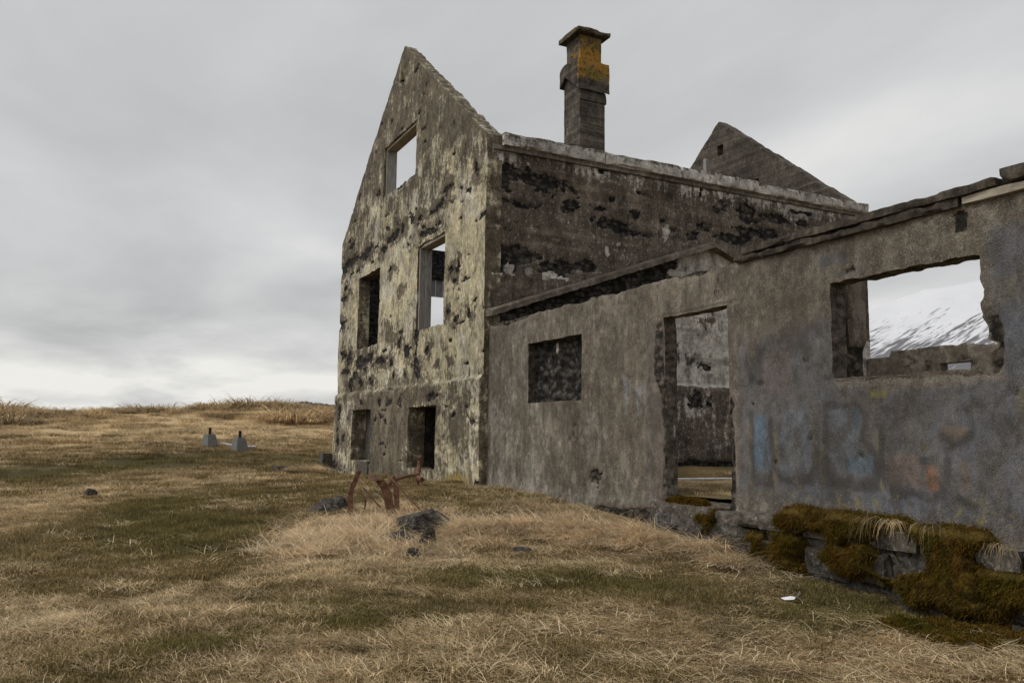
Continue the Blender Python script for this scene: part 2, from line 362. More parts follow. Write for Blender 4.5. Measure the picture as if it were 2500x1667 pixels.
# ------------------------------------------------------------------ ground
CP = np.array([(-6.1,-12.8,-.72),(0,0,0),(-.3,4.6,-.1),(0,9.3,-.2),(-.1,-2.5,-.08),(-.2,-4.65,-.20),(-.6,-7,-.36),(-.8,-9.2,-.52),(-.8,-11,-.62),(-3,-3,-.31),(-1.6,-5,-.34),(-3,-8,-.48),(-6,-6,-.5),(-7,-1,-.45),(-10,-6,-.58),(-10,0,-.5),(-4,3,-.26),(-4,7,-.28),(-8,7,-.42),(-7.5,11,-.3),(-2,11,-.05),(2,11,-.1),(-2.6,15,.27),(-8,20,.6),(3,18,.45),(-6,28,1.2),(2,28,1.35),(-16,20,.5),(-16,30,.95),(-16,8,-.4),(0,40,1.5),(-14,42,1.2),(5,5,-.1),(5,-4,-.1),(9,-4,-.1),(13,5,-.1),(14,-8,-.2),(20,12,.2),(5,-13,-.6),(20,30,1.2),(-30,20,.5),(-30,40,1.2)], float)
def _phi(r2): return np.where(r2 > 1e-9, .5*r2*np.log(np.maximum(r2, 1e-9)), 0)
def tps(CP):
    n = len(CP); P = CP[:, :2]; K = _phi(((P[:, None]-P[None])**2).sum(-1))+np.eye(n)*.3
    A = np.zeros((n+3, n+3)); A[:n, :n] = K; A[:n, n] = 1; A[:n, n+1:] = P; A[n:, :n] = A[:n, n:].T
    return np.linalg.solve(A, np.r_[CP[:, 2], 0, 0, 0])
TW = tps(CP)
MOUND = [(-3.05,-3.05,.9,.03),(-3.5,-3.75,.5,.04),(-3.2,-4.3,.4,.04),(-1.9,-4.1,.4,.03),(-1.35,-4.05,.3,.05),(-.95,-4.5,.5,.02),(-.6,-5.4,.4,.03),(-.42,-6.2,.20,.10),(-4.75,-7.35,.3,.05),(-5.7,-6,.4,.05),(-.7,9.4,.7,.10),(-5.9,3.1,.35,.10),(-1.2,-9.6,.5,.06),(-.5,-6.75,.35,.06)]
_r = np.random.default_rng(77)
for _cx, _cy, _a, _b, _n in [(-3.0, -3.3, .8, .9, 26), (-2.0, -4.1, .6, .4, 12), (-1.0, -4.6, .5, .6, 7), (-3.6, -4.2, .5, .5, 8)]:
    MOUND += [(float(_r.normal(_cx, _a*.6)), float(_r.normal(_cy, _b*.6)), float(_r.uniform(.10, .22)), float(_r.uniform(.02, .055))) for _ in range(_n)]
def g(x, y):
    x = np.asarray(x, float); y = np.asarray(y, float); n = len(CP)
    xc = np.clip(x, -40, 40); yc = np.clip(y, -40, 50)
    z = TW[n]+TW[n+1]*xc+TW[n+2]*yc
    for i in range(n): z = z+TW[i]*_phi((xc-CP[i, 0])**2+(yc-CP[i, 1])**2)
    d = np.hypot(x-CAMP.x, y-CAMP.y)
    zf = .6+.0205*np.minimum(d, 420)+(fbm(x*.03, y*.03, 4, 3)-.5)*.012*np.minimum(d, 200)
    k = sst(46, 75, d)
    z = z*(1-k)+zf*k
    z = z+(fbm(x*1.1, y*1.1, 4, 21)-.5)*.13*sst(1.5, 4, d)+(fbm(x*3.5, y*3.5, 3, 31)-.5)*.075*sst(60, 20, d)
    # bank of the old track
    tx = (x+8)*.848+(y-11.6)*.53; ty = -(x+8)*.53+(y-11.6)*.848
    z = z-.16*np.exp(-((ty+.35+.25*np.sin(tx*.5))/.55)**2)*sst(-6, 0, tx)*sst(7.5, 5.5, tx)
    # berm in front of the lava field
    z = z+(.05+.45*fbm(x*.16, y*.1, 3, 9))*np.exp(-((y-31+.12*x)/4.5)**2)*sst(-17, -9, x)
    z = z+.24*np.exp(-((x-2.5)/4.0)**2-((y-29.5)/2.6)**2)+.30*np.exp(-((x+5.2)/1.6)**2-((y-30)/2.0)**2)+.2*np.exp(-((x+10.5)/2.2)**2-((y-31)/2.2)**2)
    for mx, my, mr, mh in MOUND: z = z+mh*np.exp(-((x-mx)**2+(y-my)**2)/(mr*mr)*1.6)
    return z
DRY = [('dry',-6.36,-5.96,.4,.66,-.04),('dry',-5.6,-5.86,.41,.56,.07),('dry',-3.36,-4.2,.83,1.3,.31),('dry',-2.2,-3.99,.55,.99,.41),('dry',-3.0,-3.0,.6,.8,.3),('dry',-3.94,-3.97,.53,.75,.24),('dry',-.98,-4.68,.55,1.08,.56),('dry',-.71,-5.55,.33,.54,.64),('dry',-.33,-6.21,.14,.6,.72),('dry',-2.0,-8.78,1.48,.56,.79),('dry',-1.02,-9.45,.43,.39,.98),('dry',-4.73,-7.34,.34,.28,.24),('dry',-5.03,-7.74,.33,.24,.2),('dry',-6.09,3.73,1.71,2.52,0),('dry',-6.78,1.84,.77,2.21,-.05),('dry',-4.57,20.22,6.49,3.9,.05),('dry',-4,28,16,7,.05),('dry',-12,18,4,4,0),
 ('grn',-5.2,1.06,.77,3.06,.06),('grn',-4.69,-2.32,.76,1.34,.13),('grn',-3.6,1.83,1.2,1.48,.17),('grn',-2.75,-6.21,.77,.39,.47),('grn',-1.95,-6.73,.58,.38,.6),('grn',-4.24,-6.65,.49,.36,.29),('grn',-5.35,-6.99,.29,.25,.12),('grn',-1.37,-3.45,.33,.89,.47),('brn',-4.96,-4.49,.39,.52,.13),('brn',-.83,11.94,2.04,2.0,.21),('grn',-5.95,11.77,2.32,1.1,.01),('grn',-3.69,13.23,.97,.83,.09),('brn',-5.95,13.83,3.01,.74,0),('brn',1.5,19.15,1.47,1.03,.23),('grn',-.6,-8,.6,1.2,.5)]
def cover(x, y):
    """dryness 0..1 and greenness 0..1 of the turf"""
    x = np.asarray(x, float); y = np.asarray(y, float)
    d = .22+.75*(fbm(x*.55+.2*y, y*.40, 4, 51)-.28)+.35*(fbm(x*1.7, y*1.4, 3, 61)-.5)
    gr = .75*(fbm(x*.45, y*.35, 3, 71)-.42)
    wx = x+(fbm(x*1.2, y*1.2, 3, 81)-.5)*.9; wy = y+(fbm(x*1.2, y*1.2, 3, 91)-.5)*.9
    for k, cx, cy, a, b, az in DRY:
        rx = (wx-cx)*math.cos(az)-(wy-cy)*math.sin(az); ry = (wx-cx)*math.sin(az)+(wy-cy)*math.cos(az)
        e = np.exp(-((rx/a)**2+(ry/b)**2)*.9)
        if k == 'dry': d = d+.62*e; gr = gr-.5*e
        elif k == 'grn': d = d-.38*e; gr = gr+.5*e
        else: d = d-.28*e; gr = gr-.15*e
    tx = (x+8)*.848+(y-11.6)*.53; ty = -(x+8)*.53+(y-11.6)*.848
    e = np.exp(-((ty+.35+.25*np.sin(tx*.5))/.5)**2)*sst(-8, -3, tx)*sst(8.5, 6.0, tx); d = d-.55*e; gr = gr+.15*e
    return np.clip(d, 0, 1), np.clip(gr, 0, 1)
def lines(a, b, s, far, gfac=1.13):
    m = list(np.arange(a, b+1e-6, s)); st = s; lo = m[0]; hi = m[-1]; L = []; H = []
    while lo > -far: st *= gfac; lo -= st; L.append(lo)
    st = s
    while hi < far: st *= gfac; hi += st; H.append(hi)
    return np.array(L[::-1]+m+H)
gx = lines(-11, 2, .13, 700); gy = lines(-13, 9, .13, 700)
X, Y = np.meshgrid(gx, gy); Z = g(X, Y); nx, ny = len(gx), len(gy)
ii = np.arange(nx*ny).reshape(ny, nx)
q = np.stack([ii[:-1, :-1], ii[:-1, 1:], ii[1:, 1:], ii[1:, :-1]], -1).reshape(-1, 4).tolist()
dr, grn = cover(X, Y); dd = np.hypot(X-CAMP.x, Y-CAMP.y)
put('ground', np.stack([X, Y, Z], -1).reshape(-1, 3), q, M_ground, attrs={'dry': np.clip(dr+.05, 0, 1).ravel(), 'far': sst(42, 62, dd).ravel()}, kind='structure')

# lava ridge on the skyline, and the snowy mountain behind the farm
def terrain_strip(name, az0, az1, d0, d1, hfun, mat, na=160, nd=40):
    az = np.linspace(R(az0), R(az1), na); dst = np.linspace(d0, d1, nd); A, D = np.meshgrid(az, dst)
    X = CAMP.x+D*np.sin(A); Y = CAMP.y+D*np.cos(A); Z = hfun(A, D, X, Y)
    i = np.arange(na*nd).reshape(nd, na); q = np.stack([i[:-1, :-1], i[:-1, 1:], i[1:, 1:], i[1:, :-1]], -1).reshape(-1, 4).tolist()
    return put(name, np.stack([X, Y, Z], -1).reshape(-1, 3), q, mat, kind='structure')
def ridge_h(A, D, X, Y):
    t = (D-80)/40; a = np.degrees(A)
    prof = sst(6.5, 11, a)*(.72+.28*sst(24, 15, a))
    return g(X, Y)-.3+np.sin(np.clip(t, 0, 1)*math.pi)*(1.75*prof)*(1+.25*(fbm(X*.12, Y*.12, 3, 5)-.5)) + (fbm(X*.9, Y*.9, 4, 15)-.5)*1.1*prof*sst(0, .2, t)*sst(1, .8, t)
terrain_strip('lava_ridge', 4, 34, 80, 120, ridge_h, M_lava, 420, 60)
def mount_h(A, D, X, Y):
    t = np.clip((D-1200)/1700, 0, 1); a = np.degrees(A)
    top = 500*(.80+.30*sst(44, 66, a))*sst(30, 48, a)
    return -5+top*t**1.15+(fbm(X*.006, Y*.006, 5, 8)-.5)*60*t
mt = terrain_strip('snow_mountain', 32, 110, 1200, 2900, mount_h, M_snow, 300, 120)

def set_attr(o, name, fun):
    v = np.array([q.co for q in o.data.vertices])+np.array(PB[o.name]); a = o.data.attributes.get(name) or o.data.attributes.new(name, 'FLOAT', 'POINT')
    a.data.foreach_set('value', fun(v).astype(np.float32))
# ------------------------------------------------------------------ wall builder
def wall(name, parent, O, U, N, u0, u1, z0, z1, ops, thick, res, mat, disp=None, attrs=None, clip=None, warp=None, side_hole=.25, side_amp=.012, side_light=.15, back=None, paint=None, lic=None):
    O = np.array(O, float); U = np.array(U, float); N = np.array(N, float)
    def axis(a, b, ed):
        n = max(2, int(round((b-a)/res))); l = np.linspace(a, b, n+1)
        for e in ed:
            if a < e < b:
                i = int(np.argmin(abs(l-e))); l[i] = e
        return np.unique(l)
    us = axis(u0, u1, [o[0] for o in ops]+[o[1] for o in ops]); zs = axis(z0, z1, [o[2] for o in ops]+[o[3] for o in ops])
    A, B = np.meshgrid(us, zs); ids = np.arange(A.size).reshape(A.shape)
    uc = (us[:-1]+us[1:])/2; zc = (zs[:-1]+zs[1:])/2; UC, ZC = np.meshgrid(uc, zc); keep = np.ones(UC.shape, bool)
    for o in ops: keep &= ~((UC > o[0]) & (UC < o[1]) & (ZC > o[2]) & (ZC < o[3]))
    if clip is not None: keep &= (clip(UC, ZC) > -res*1.5)
    q = np.stack([ids[:-1, :-1], ids[:-1, 1:], ids[1:, 1:], ids[1:, :-1]], -1)[keep]
    used = np.unique(q); rem = -np.ones(A.size, int); rem[used] = np.arange(len(used)); q = rem[q]
    uu = A.ravel()[used]; zz = B.ravel()[used]
    if clip is not None:      # pull the stair-stepped rim onto the true roof line
        c = clip(uu, zz); zz = np.where(c < 0, zz+c, zz)
    faces = q.tolist()
    e = np.concatenate([q[:, [0, 1]], q[:, [1, 2]], q[:, [2, 3]], q[:, [3, 0]]]); key = np.sort(e, 1); 
    code = key[:, 0].astype(np.int64)*len(uu)+key[:, 1]; _, inv, cnt = np.unique(code, return_inverse=True, return_counts=True)
    bd = e[cnt[inv] == 1]
    d = disp(uu, zz) if disp else np.zeros(len(uu)); bdist = back(uu, zz) if back else (fbm(uu*3, zz*3, 3, 5)-.5)*.02
    wu, wz = warp(uu, zz) if warp else (0, 0)
    U_, Z_ = uu+wu, zz+wz
    def P(uv, zv, dv): return np.stack([O[0]+U[0]*uv+N[0]*dv, O[1]+U[1]*uv+N[1]*dv, zv], 1)
    nv = len(uu); front = P(U_, Z_, d); backv = P(U_, Z_, -thick+bdist)
    cr = np.cross([U[0], U[1], 0], [0, 0, 1]); flip = (cr[0]*N[0]+cr[1]*N[1]) < 0
    F = [f[::-1] for f in faces] if flip else faces
    Bk = [tuple(i+nv for i in f[::-1]) for f in F]
    # reveals and rims
    bset = np.unique(bd); loc = {int(b): i for i, b in enumerate(bset)}; nb = len(bset); LAY = 5
    sv = []
    for k in range(LAY):
        tt = k/(LAY-1); dv = d[bset]*(1-tt)+(-thick+bdist[bset])*tt
        am = side_amp*math.sin(math.pi*tt)
        x = U_[bset]+(fbm(uu[bset]*9+tt*6, zz[bset]*9+tt*3, 3, 7)-.5)*2*am; z = Z_[bset]+(fbm(uu[bset]*9-tt*5, zz[bset]*9+tt*8, 3, 17)-.5)*2*am
        sv.append(P(x, z, dv))
    sv = np.concatenate(sv); S = []
    for a, b in bd.tolist():
        a = loc[a]; b = loc[b]
        for k in range(LAY-1):
            f = (2*nv+k*nb+a, 2*nv+(k+1)*nb+a, 2*nv+(k+1)*nb+b, 2*nv+k*nb+b)
            S.append(f[::-1] if flip else f)
    V = np.concatenate([front, backv, sv])
    at = attrs(uu, zz) if attrs else {}
    full = {}
    for k in ('light', 'hole', 'lichen'):
        a = at.get(k, np.zeros(nv)); a = np.broadcast_to(a, (nv,))
        sh = {'hole': side_hole, 'light': side_light, 'lichen': 0}[k]
        full[k] = np.concatenate([a, np.full(nv, at.get('back_'+k, sh)), np.full(nb*LAY, sh)])
    col = np.zeros((len(V), 4))
    if paint is not None: col[:nv] = paint(uu, zz)
    o = put(name, V, F+Bk+S, mat, parent, attrs=full, colors={'paint': col})
    me = o.data; sm = np.ones(len(me.polygons), bool); sm[-len(S):] = False; me.polygons.foreach_set('use_smooth', sm.tolist())
    return o
def ell(u, z, L, seed=3, wob=.55, soft=.12):
    wu = u+((fbm(u*2.2, z*2.6, 4, seed+4, .6)-.5)*.55+(fbm(u*9, z*11, 3, seed+6)-.5)*.16)*wob; wz = z+((fbm(u*2.4, z*3.4, 4, seed+8, .6)-.5)*.34+(fbm(u*9, z*13, 3, seed+10)-.5)*.14)*wob
    n = ((fbm(u*5, z*8, 5, seed, .62)-.5)*1.1+(fbm(u*17, z*24, 3, seed+2)-.5)*.8)*wob*2; best = np.full(np.shape(u), -9.)
    for cu, cz, ru, rz in L:
        best = np.maximum(best, 1-np.sqrt(((wu-cu)/ru)**2+((wz-cz)/rz)**2))
    return sst(-soft, soft, best+n)

# ------------------------------------------------------------------ farmhouse
W, LX, AP, AY, SL = 9.3, 9.76, 9.82, 4.56, .79
EA = AP-SL*AY
house = thing('ruined_farmhouse', (4.7, 4.65, 0), 'roofless two-storey concrete farmhouse ruin with peeling cream gable and lichened chimney', 'house')
GH = [(.42,5.66,.11,.14),(1.79,5.62,.1,.13),(2.11,5.42,.3,.08),(3.28,5.43,.15,.08),(2.88,5.04,.46,.08),(2.22,5.1,.13,.05),(4.94,5.41,.34,.1),(4.34,5.44,.11,.09),(5.73,5.17,.15,.08),(7.17,5.41,.35,.13),(6.7,5.42,.16,.06),(8.39,5.42,.7,.1),(9.08,5.34,.33,.12),(8.44,5.85,.23,.08),(1.55,3.99,.14,.08),(1.24,4.01,.12,.11),(5.62,5.18,.16,.08),(5.14,4.63,.12,.06),(1.33,3.74,.1,.06),(1.64,3.2,.1,.06),(.67,3.04,.09,.08),(1.22,3.01,.12,.08),(3.39,2.83,.15,.22),(3.9,2.66,.16,.15),(3.25,2.2,.2,.18),(2.68,2.55,.11,.07),(5.58,2.52,.36,.09),(8.72,2.91,.33,.12),(8.22,2.8,.29,.18),(8.42,2.45,.32,.09),(7.21,2.64,.44,.18),(6.51,2.67,.28,.13),(8.06,2.09,.28,.16),(6.39,2.1,.25,.08),(7.62,2.31,.23,.11),(7.16,2.11,.15,.13),(4.9,2.47,.12,.08),(4.02,2.1,.13,.13),(4.41,2.89,.14,.12),(4.7,2.14,.14,.1),(8.86,1.37,.13,.18),(8.89,.66,.17,.13),(8.37,.69,.16,.13),(9.11,-.01,.31,.11),(5.49,1.59,.15,.09),(4.82,1.53,.26,.11),(4.03,1.53,.13,.1),(6.82,1.59,.14,.06),(2.26,1.61,.2,.07),(5.78,1.23,.1,.05),(9.07,3.77,.31,.12),(8.86,4.78,.2,.07),(8.91,4.51,.34,.07),(.3,1.16,.06,.03),(3.35,2.6,.1,.5)]
GG = [(4.28,4.04,.34,.14),(2.16,2.23,.22,.1),(1.47,2.25,.21,.13),(1.83,2.61,.17,.15),(.9,1.11,.31,.22),(5.14,3.16,.61,.32),(4.6,.9,.9,.5),(3.0,7.2,.5,.3),(1.5,7.0,.5,.4)]
def roof_clip(u, z, top=0.0):
    s = AP-SL*np.abs(u-AY); return s+(fbm(u*5, u*0, 3, 13)-.5)*.07-z
def g_holes(u, z):
    h = ell(u, z, GH, 3)
    band = np.exp(-((z-5.5)/.35)**2)*.55+np.exp(-((z-2.5)/.55)**2)*.5*sst(3, 6, u)+.12
    f = fbm(u*2.6, z*6.5, 4, 41)
    return np.maximum(h, sst(.745-band*.15, .80-band*.15, f)*.9)
def g_disp(u, z):
    h = g_holes(u, z)
    d = (fbm(u*.7, z*.7, 3, 2)-.5)*.05+(fbm(u*6, z*6, 3, 6)-.5)*.012-h*(.018+.030*fbm(u*14, z*14, 3, 8))
    d = d+.075*sst(1.90, 1.84, z+(fbm(u*3, 0*u, 2, 4)-.5)*.05)
    d = d-.012*np.exp(-((z-1.93)/.02)**2)-.25*np.exp(-(((u-4.73)/.10)**2+((z-9.03)/.17)**2)**2)
    return d
def g_attr(u, z):
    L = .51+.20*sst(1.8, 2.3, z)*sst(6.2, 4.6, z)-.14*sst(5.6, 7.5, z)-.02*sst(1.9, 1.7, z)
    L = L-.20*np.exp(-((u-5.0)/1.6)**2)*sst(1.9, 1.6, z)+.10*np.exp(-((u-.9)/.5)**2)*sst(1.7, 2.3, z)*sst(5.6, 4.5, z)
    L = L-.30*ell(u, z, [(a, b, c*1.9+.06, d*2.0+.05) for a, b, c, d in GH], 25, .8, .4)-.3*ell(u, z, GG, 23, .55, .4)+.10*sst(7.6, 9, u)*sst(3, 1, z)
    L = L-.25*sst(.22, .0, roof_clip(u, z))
    hole = np.maximum(g_holes(u, z), np.exp(-(((u-4.73)/.12)**2+((z-9.03)/.19)**2)**2))
    lic = .62*np.exp(-(((u-.9)/.85)**2+((z-.05)/.22)**2))+.40*np.exp(-(((u-1.85)/.2)**2+((z-.95)/.22)**2))+.3*np.exp(-(((u-2.4)/.5)**2+((z-.12)/.12)**2))
    return {'light': L, 'hole': hole, 'lichen': lic, 'back_hole': .75}
def edge_warp(am, fr=5, seed=3, extra=None):
    def f(u, z):
        a = am if extra is None else am+extra(u, z)
        return (fbm(u*fr, z*fr, 3, seed)-.5)*2*a, (fbm(u*fr+40, z*fr, 3, seed+9)-.5)*2*a
    return f
G_OPS = [(1.98, 3.5, .17, 1.42), (6.06, 7.6, .2, 1.44), (1.87, 3.36, 3.0, 4.84), (5.89, 7.6, 2.98, 4.83), (3.62, 5.79, 6.5, 7.74)]
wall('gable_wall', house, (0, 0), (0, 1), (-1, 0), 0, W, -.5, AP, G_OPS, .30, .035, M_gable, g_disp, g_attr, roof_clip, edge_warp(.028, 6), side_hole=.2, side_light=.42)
# long side wall
BH = [(.15,5.39,.27,.13),(.5,5.6,.3,.14),(1.03,5.52,.36,.2),(.16,5.15,.14,.09),(.58,5.02,.67,.05),(1.57,5.43,.11,.05),(1.81,5.17,.17,.08),(1.63,5.55,.07,.06),(1.87,5.42,.09,.06),(1.71,5.04,.16,.04),(3.21,5.18,.17,.11),(2.75,4.87,.45,.11),(3.09,4.77,.26,.07),(3.57,4.77,.16,.04),(2.44,5.14,.14,.05),(.2,4.04,.31,.18),(.76,4.08,.4,.16),(1.45,3.9,.36,.15),(.32,3.83,.36,.1),(2.14,4.03,.2,.13),(6.12,5.65,.24,.13),(6.31,5.44,.17,.08),(6.14,5.23,.38,.08),(5.73,4.99,.43,.1),(4.91,5.15,.19,.1),(4.66,4.94,.13,.08),(4.88,5.81,.05,.15),(5.25,5.53,.13,.1),(5.38,5.73,.08,.04),(3.89,5.14,.06,.04),(6.96,5.55,.43,.1),(6.42,5.2,.73,.1),(6.12,5.56,.21,.12),(7.78,5.58,.17,.06),(5.55,4.98,.3,.1),
      (4.62,1.55,.16,.2),(4.95,1.5,.06,.1),(3.9,1.3,.14,.14),(3.85,2.6,.25,.07),(3.85,2.2,.2,.1),(4.95,2.25,.16,.12)]
BW = [(.25,3.71,.1,.05),(.5,3.81,.06,.11),(.89,3.78,.1,.07),(1.27,3.75,.15,.07),(1.55,3.71,.07,.03),(3.95,4.88,.09,.15),(2.55,4.37,.04,.09),(4.74,4.3,.32,.1),(4.27,4.1,.25,.07),(2.86,4.53,.06,.05)]
def strip_z(u): return np.where(u < 5.03, 3.0+.354*u, 4.78-.36*(u-5.03))
def b_below(u, z):
    s = strip_z(u); n = (fbm(u*2, z*2, 4, 44)-.5)
    return s-z, n
def b_holes(u, z):
    h = ell(u, z, BH, 5)
    dz, n = b_below(u, z)
    under = sst(-.02, .02, dz)*np.maximum(sst(3.6, 3.1, u+n*1.2), sst(.62, .45, dz+n*.5)*sst(4.9, 4.1, u+n))
    base = sst(.42, .30, z+n*.3)
    f = fbm(u*2, z*5, 4, 43)
    return np.maximum.reduce([h, under*.95, base, sst(.75, .81, f)*.85*sst(-.02, -.1, dz)])
def b_disp(u, z):
    h = b_holes(u, z)
    d = (fbm(u*.7, z*.7, 3, 12)-.5)*.04+(fbm(u*6, z*6, 3, 16)-.5)*.012-h*(.02+.045*fbm(u*11, z*14, 3, 18))
    dz, n = b_below(u, z)
    d = d+.09*sst(1.9, 1.85, z+n*.08)*sst(0, .1, dz)
    bz = np.floor(z/.16); d = d+(hash2(bz, bz*0, 5)-.5)*.006
    return d
def b_attr(u, z):
    dz, n = b_below(u, z)
    L = .16+.42*sst(5.25, 5.95, z)+.06*sst(3.5, 6.5, u)
    ins = sst(0, .05, dz); L = L*(1-ins)+ins*((.86+1.1*(fbm(u*3.5, z*2.5, 5, 303)-.5))*sst(1.84, 1.9, z)+.46*sst(1.9, 1.84, z)+.25*np.exp(-((z-1.93)/.06)**2))
    wh = ell(u, z, BW, 33, .45); L = L+1.2*wh
    return {'light': L, 'hole': b_holes(u, z)*(1-wh*.95), 'back_hole': .8}
wall('side_wall', house, (0, -.006), (1, 0), (0, -1), .12, LX, -.4, 6.05, [], .30, .035, M_side, b_disp, b_attr)
# back wall (seen through the windows) and far gable, front faces inside
def in_attr(hl=.4, l=.35):
    return lambda u, z: {'light': np.full(u.shape, l), 'hole': hl+.5*(fbm(u*1.4, z*3.5, 4, 91)-.3)}
in_disp = lambda u, z: (fbm(u*5, z*8, 4, 19)-.5)*.06
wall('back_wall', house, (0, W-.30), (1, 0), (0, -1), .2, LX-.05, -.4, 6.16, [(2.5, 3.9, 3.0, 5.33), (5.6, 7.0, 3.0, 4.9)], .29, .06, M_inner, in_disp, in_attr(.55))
def fg_disp(u, z):
    bz = np.floor(z/.15+(fbm(u*.3, z*0, 2, 3)-.5)*.15); return (hash2(bz, bz*0, 9)-.5)*.016+(fbm(u*5, z*9, 3, 29)-.5)*.012
def fg_attr(u, z):
    return {'light': .30+.12*sst(.45, .1, roof_clip(u, z)), 'hole': np.zeros(u.shape)}
wall('far_gable_wall', house, (LX-.28, 0), (0, 1), (-1, 0), .02, W-.02, -.4, AP, [(3.06, 3.42, 6.5, 7.74), (4.40, 4.64, 8.80, 9.10)], .28, .06, M_board, fg_disp, fg_attr, roof_clip, edge_warp(.012))
MB().rough_box((.32, .32, 1.72), (LX-.3, W-.3, 1.88), .6, .02, seed=2).build('floor_slab', M_inner, house)
MB().rough_box((.31, 3.52, -.3), (2.4, 3.75, 1.71), .07, .035, seed=3, freq=6).build('cellar_wall', M_inner, house)
MB().rough_box((.29, 6.82, -.2), (.45, 7.75, 1.70), .06, .03, seed=4, freq=7).build('window_infill', M_found, house)
MB().rough_box((.17, 5.95, .16), (.21, 6.84, 1.43), .3, .002, seed=5).build('window_board', M_panel, house)
MB().rough_box((-.11, 6.1, -.35), (.02, 6.95, .19), .05, .03, seed=6, freq=6).build('sill_block', M_slabm, house)
MB().rough_box((-.07, 2.0, -.35), (.25, 3.48, .16), .05, .03, seed=7, freq=6).build('door_sill', M_cop, house)
# eave beam on the side wall, in the lengths it has broken into
for i, (a, b, top, w0) in enumerate([(.30, 2.45, 6.27, .13), (2.46, 4.3, 6.265, .14), (4.32, 6.35, 6.275, .14), (6.36, LX-.02, 6.26, .13)]):
    o = MB().rough_box((a, -w0, 6.03), (b, .30, top), .05, .016, seed=30+i, freq=5, chip=.12).build('eave_beam', M_white, house)
    n = len(o.data.vertices); zc = np.array([v.co.z for v in o.data.vertices]); xx = np.array([v.co.x for v in o.data.vertices])
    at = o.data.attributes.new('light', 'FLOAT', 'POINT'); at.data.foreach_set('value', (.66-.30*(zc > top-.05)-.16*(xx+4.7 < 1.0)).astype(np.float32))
MB().rough_box((.14, -.06, 5.95), (LX-.03, .10, 6.028), .08, .006, seed=36).build('eave_moulding', M_white, house)
for i, (a, b, z) in enumerate([(1.35, 2.0, 6.27), (4.85, 5.6, 6.28)]):
    MB().rough_box((a, -.02, z-.03), (b, .30, z+.06), .06, .025, seed=60+i, chip=.2).build('broken_coping', M_cop, house)
# raking strip where the annex roof met the wall
def rake(a, b, seed):
    m = MB(); n = 70; vs = []; fs = []
    for i in range(n+1):
        t = i/n; x = a[0]+(b[0]-a[0])*t; z = a[1]+(b[1]-a[1])*t
        k = [hash2(np.array([i*1.]), np.array([j*1.]), seed)[0]-.5 for j in range(4)]
        pr = .25+.02*k[0]; th = .125+.02*k[1]
        vs += [(x, .02, z+.02), (x, -pr*.75, z+.0+.012*k[2]), (x, -pr, z-.03), (x, -pr+.01*k[3], z-th), (x, .02, z-th+.02)]
    for i in range(n):
        for j in range(5): p = i*5+j; qn = i*5+(j+1) % 5; fs.append((p, p+5, qn+5, qn))
    fs += [(0, 1, 2, 3, 4), tuple(n*5+j for j in (4, 3, 2, 1, 0))]
    m.add(vs, fs); o = m.build('roof_flashing', M_flash, house); set_attr(o, 'light', lambda v: .45+0*v[:, 0]); return o
rake((.02, 3.02), (5.03, 4.80), 3); rake((5.04, 4.80), (6.9, 4.12), 4)
# chimney
CX0, CX1, CY0, CY1 = 4.42, 5.17, 3.95, 4.70
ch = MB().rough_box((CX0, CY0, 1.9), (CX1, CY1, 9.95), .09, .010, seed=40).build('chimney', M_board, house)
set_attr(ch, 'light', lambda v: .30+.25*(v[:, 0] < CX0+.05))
MB().rough_box((CX0-.0, CY0-.035, 9.22), (CX1+.035, CY0+.1, 9.50), .06, .010, seed=46, chip=.06).build('chimney_band', M_board, ch)
up = MB().rough_box((CX0+.04, CY0+.04, 9.9), (CX1-.08, CY1-.06, 10.99), .045, .016, seed=41, freq=7).build('chimney_shaft', M_board, ch)
set_attr(up, 'lichen', lambda v: .31+.20*(v[:, 1] < CY0+.08)+.1*(v[:, 2] < 10.6))
# collar whose foot follows the vanished roof
m = MB(); o_ = .085; ys = np.linspace(CY0-o_, CY1+o_, 26); vs = []; fs = []
def collar_ring(x, off):
    return [(x, y, zt) for y in ys for zt in (9.58+SL*(min(AY-.05, y)-CY0)-(SL*max(0, y-AY+.05)), 10.30)]
nyk = len(ys); xs = np.linspace(CX0-o_, CX1+o_, 22)
for x in xs:
    for y in ys: vs.append((x, y, 9.54+SL*(min(AY-.05, y)-CY0)-SL*max(0, y-AY+.05)))
for x in xs:
    for y in ys: vs.append((x, y, 10.32-.05*(abs(y-4.3)/.4)**4))
nb_ = len(xs)*nyk
for i in range(len(xs)-1):
    for j in range(nyk-1):
        a = i*nyk+j; fs.append((a, a+1, a+nyk+1, a+nyk)); fs.append((nb_+a, nb_+a+nyk, nb_+a+nyk+1, nb_+a+1))
LV = 14
def zcol(p, q, rev):
    base = len(vs); P0 = np.array(vs[p]); P1 = np.array(vs[q])
for j in range(nyk-1):
    for i0 in (0, len(xs)-1):
        a = i0*nyk+j; f = (a, a+nb_, a+nb_+1, a+1); fs.append(f if i0 == 0 else f[::-1])
for i in range(len(xs)-1):
    for j0 in (0, nyk-1):
        a = i*nyk+j0; f = (a, a+nyk, a+nyk+nb_, a+nb_); fs.append(f if j0 == 0 else f[::-1])
m.add(vs, fs); col_ = m.build('chimney_collar', M_board, ch, smooth=False)
bm = bmesh.new(); bm.from_mesh(col_.data)
ed = [e for e in bm.edges if abs(e.verts[0].co.z-e.verts[1].co.z) > .15 and abs(e.verts[0].co.x-e.verts[1].co.x) < .001]
bmesh.ops.subdivide_edges(bm, edges=ed, cuts=14, use_grid_fill=True)
for v_ in bm.verts:
    p_ = np.array([[*v_.co]])+4; v_.co += Vector(((fbm3(p_, 7, 3, 3)[0]-.5)*.04, (fbm3(p_, 7, 3, 13)[0]-.5)*.04, (fbm3(p_, 7, 3, 23)[0]-.5)*.03))
bm.to_mesh(col_.data); bm.free()
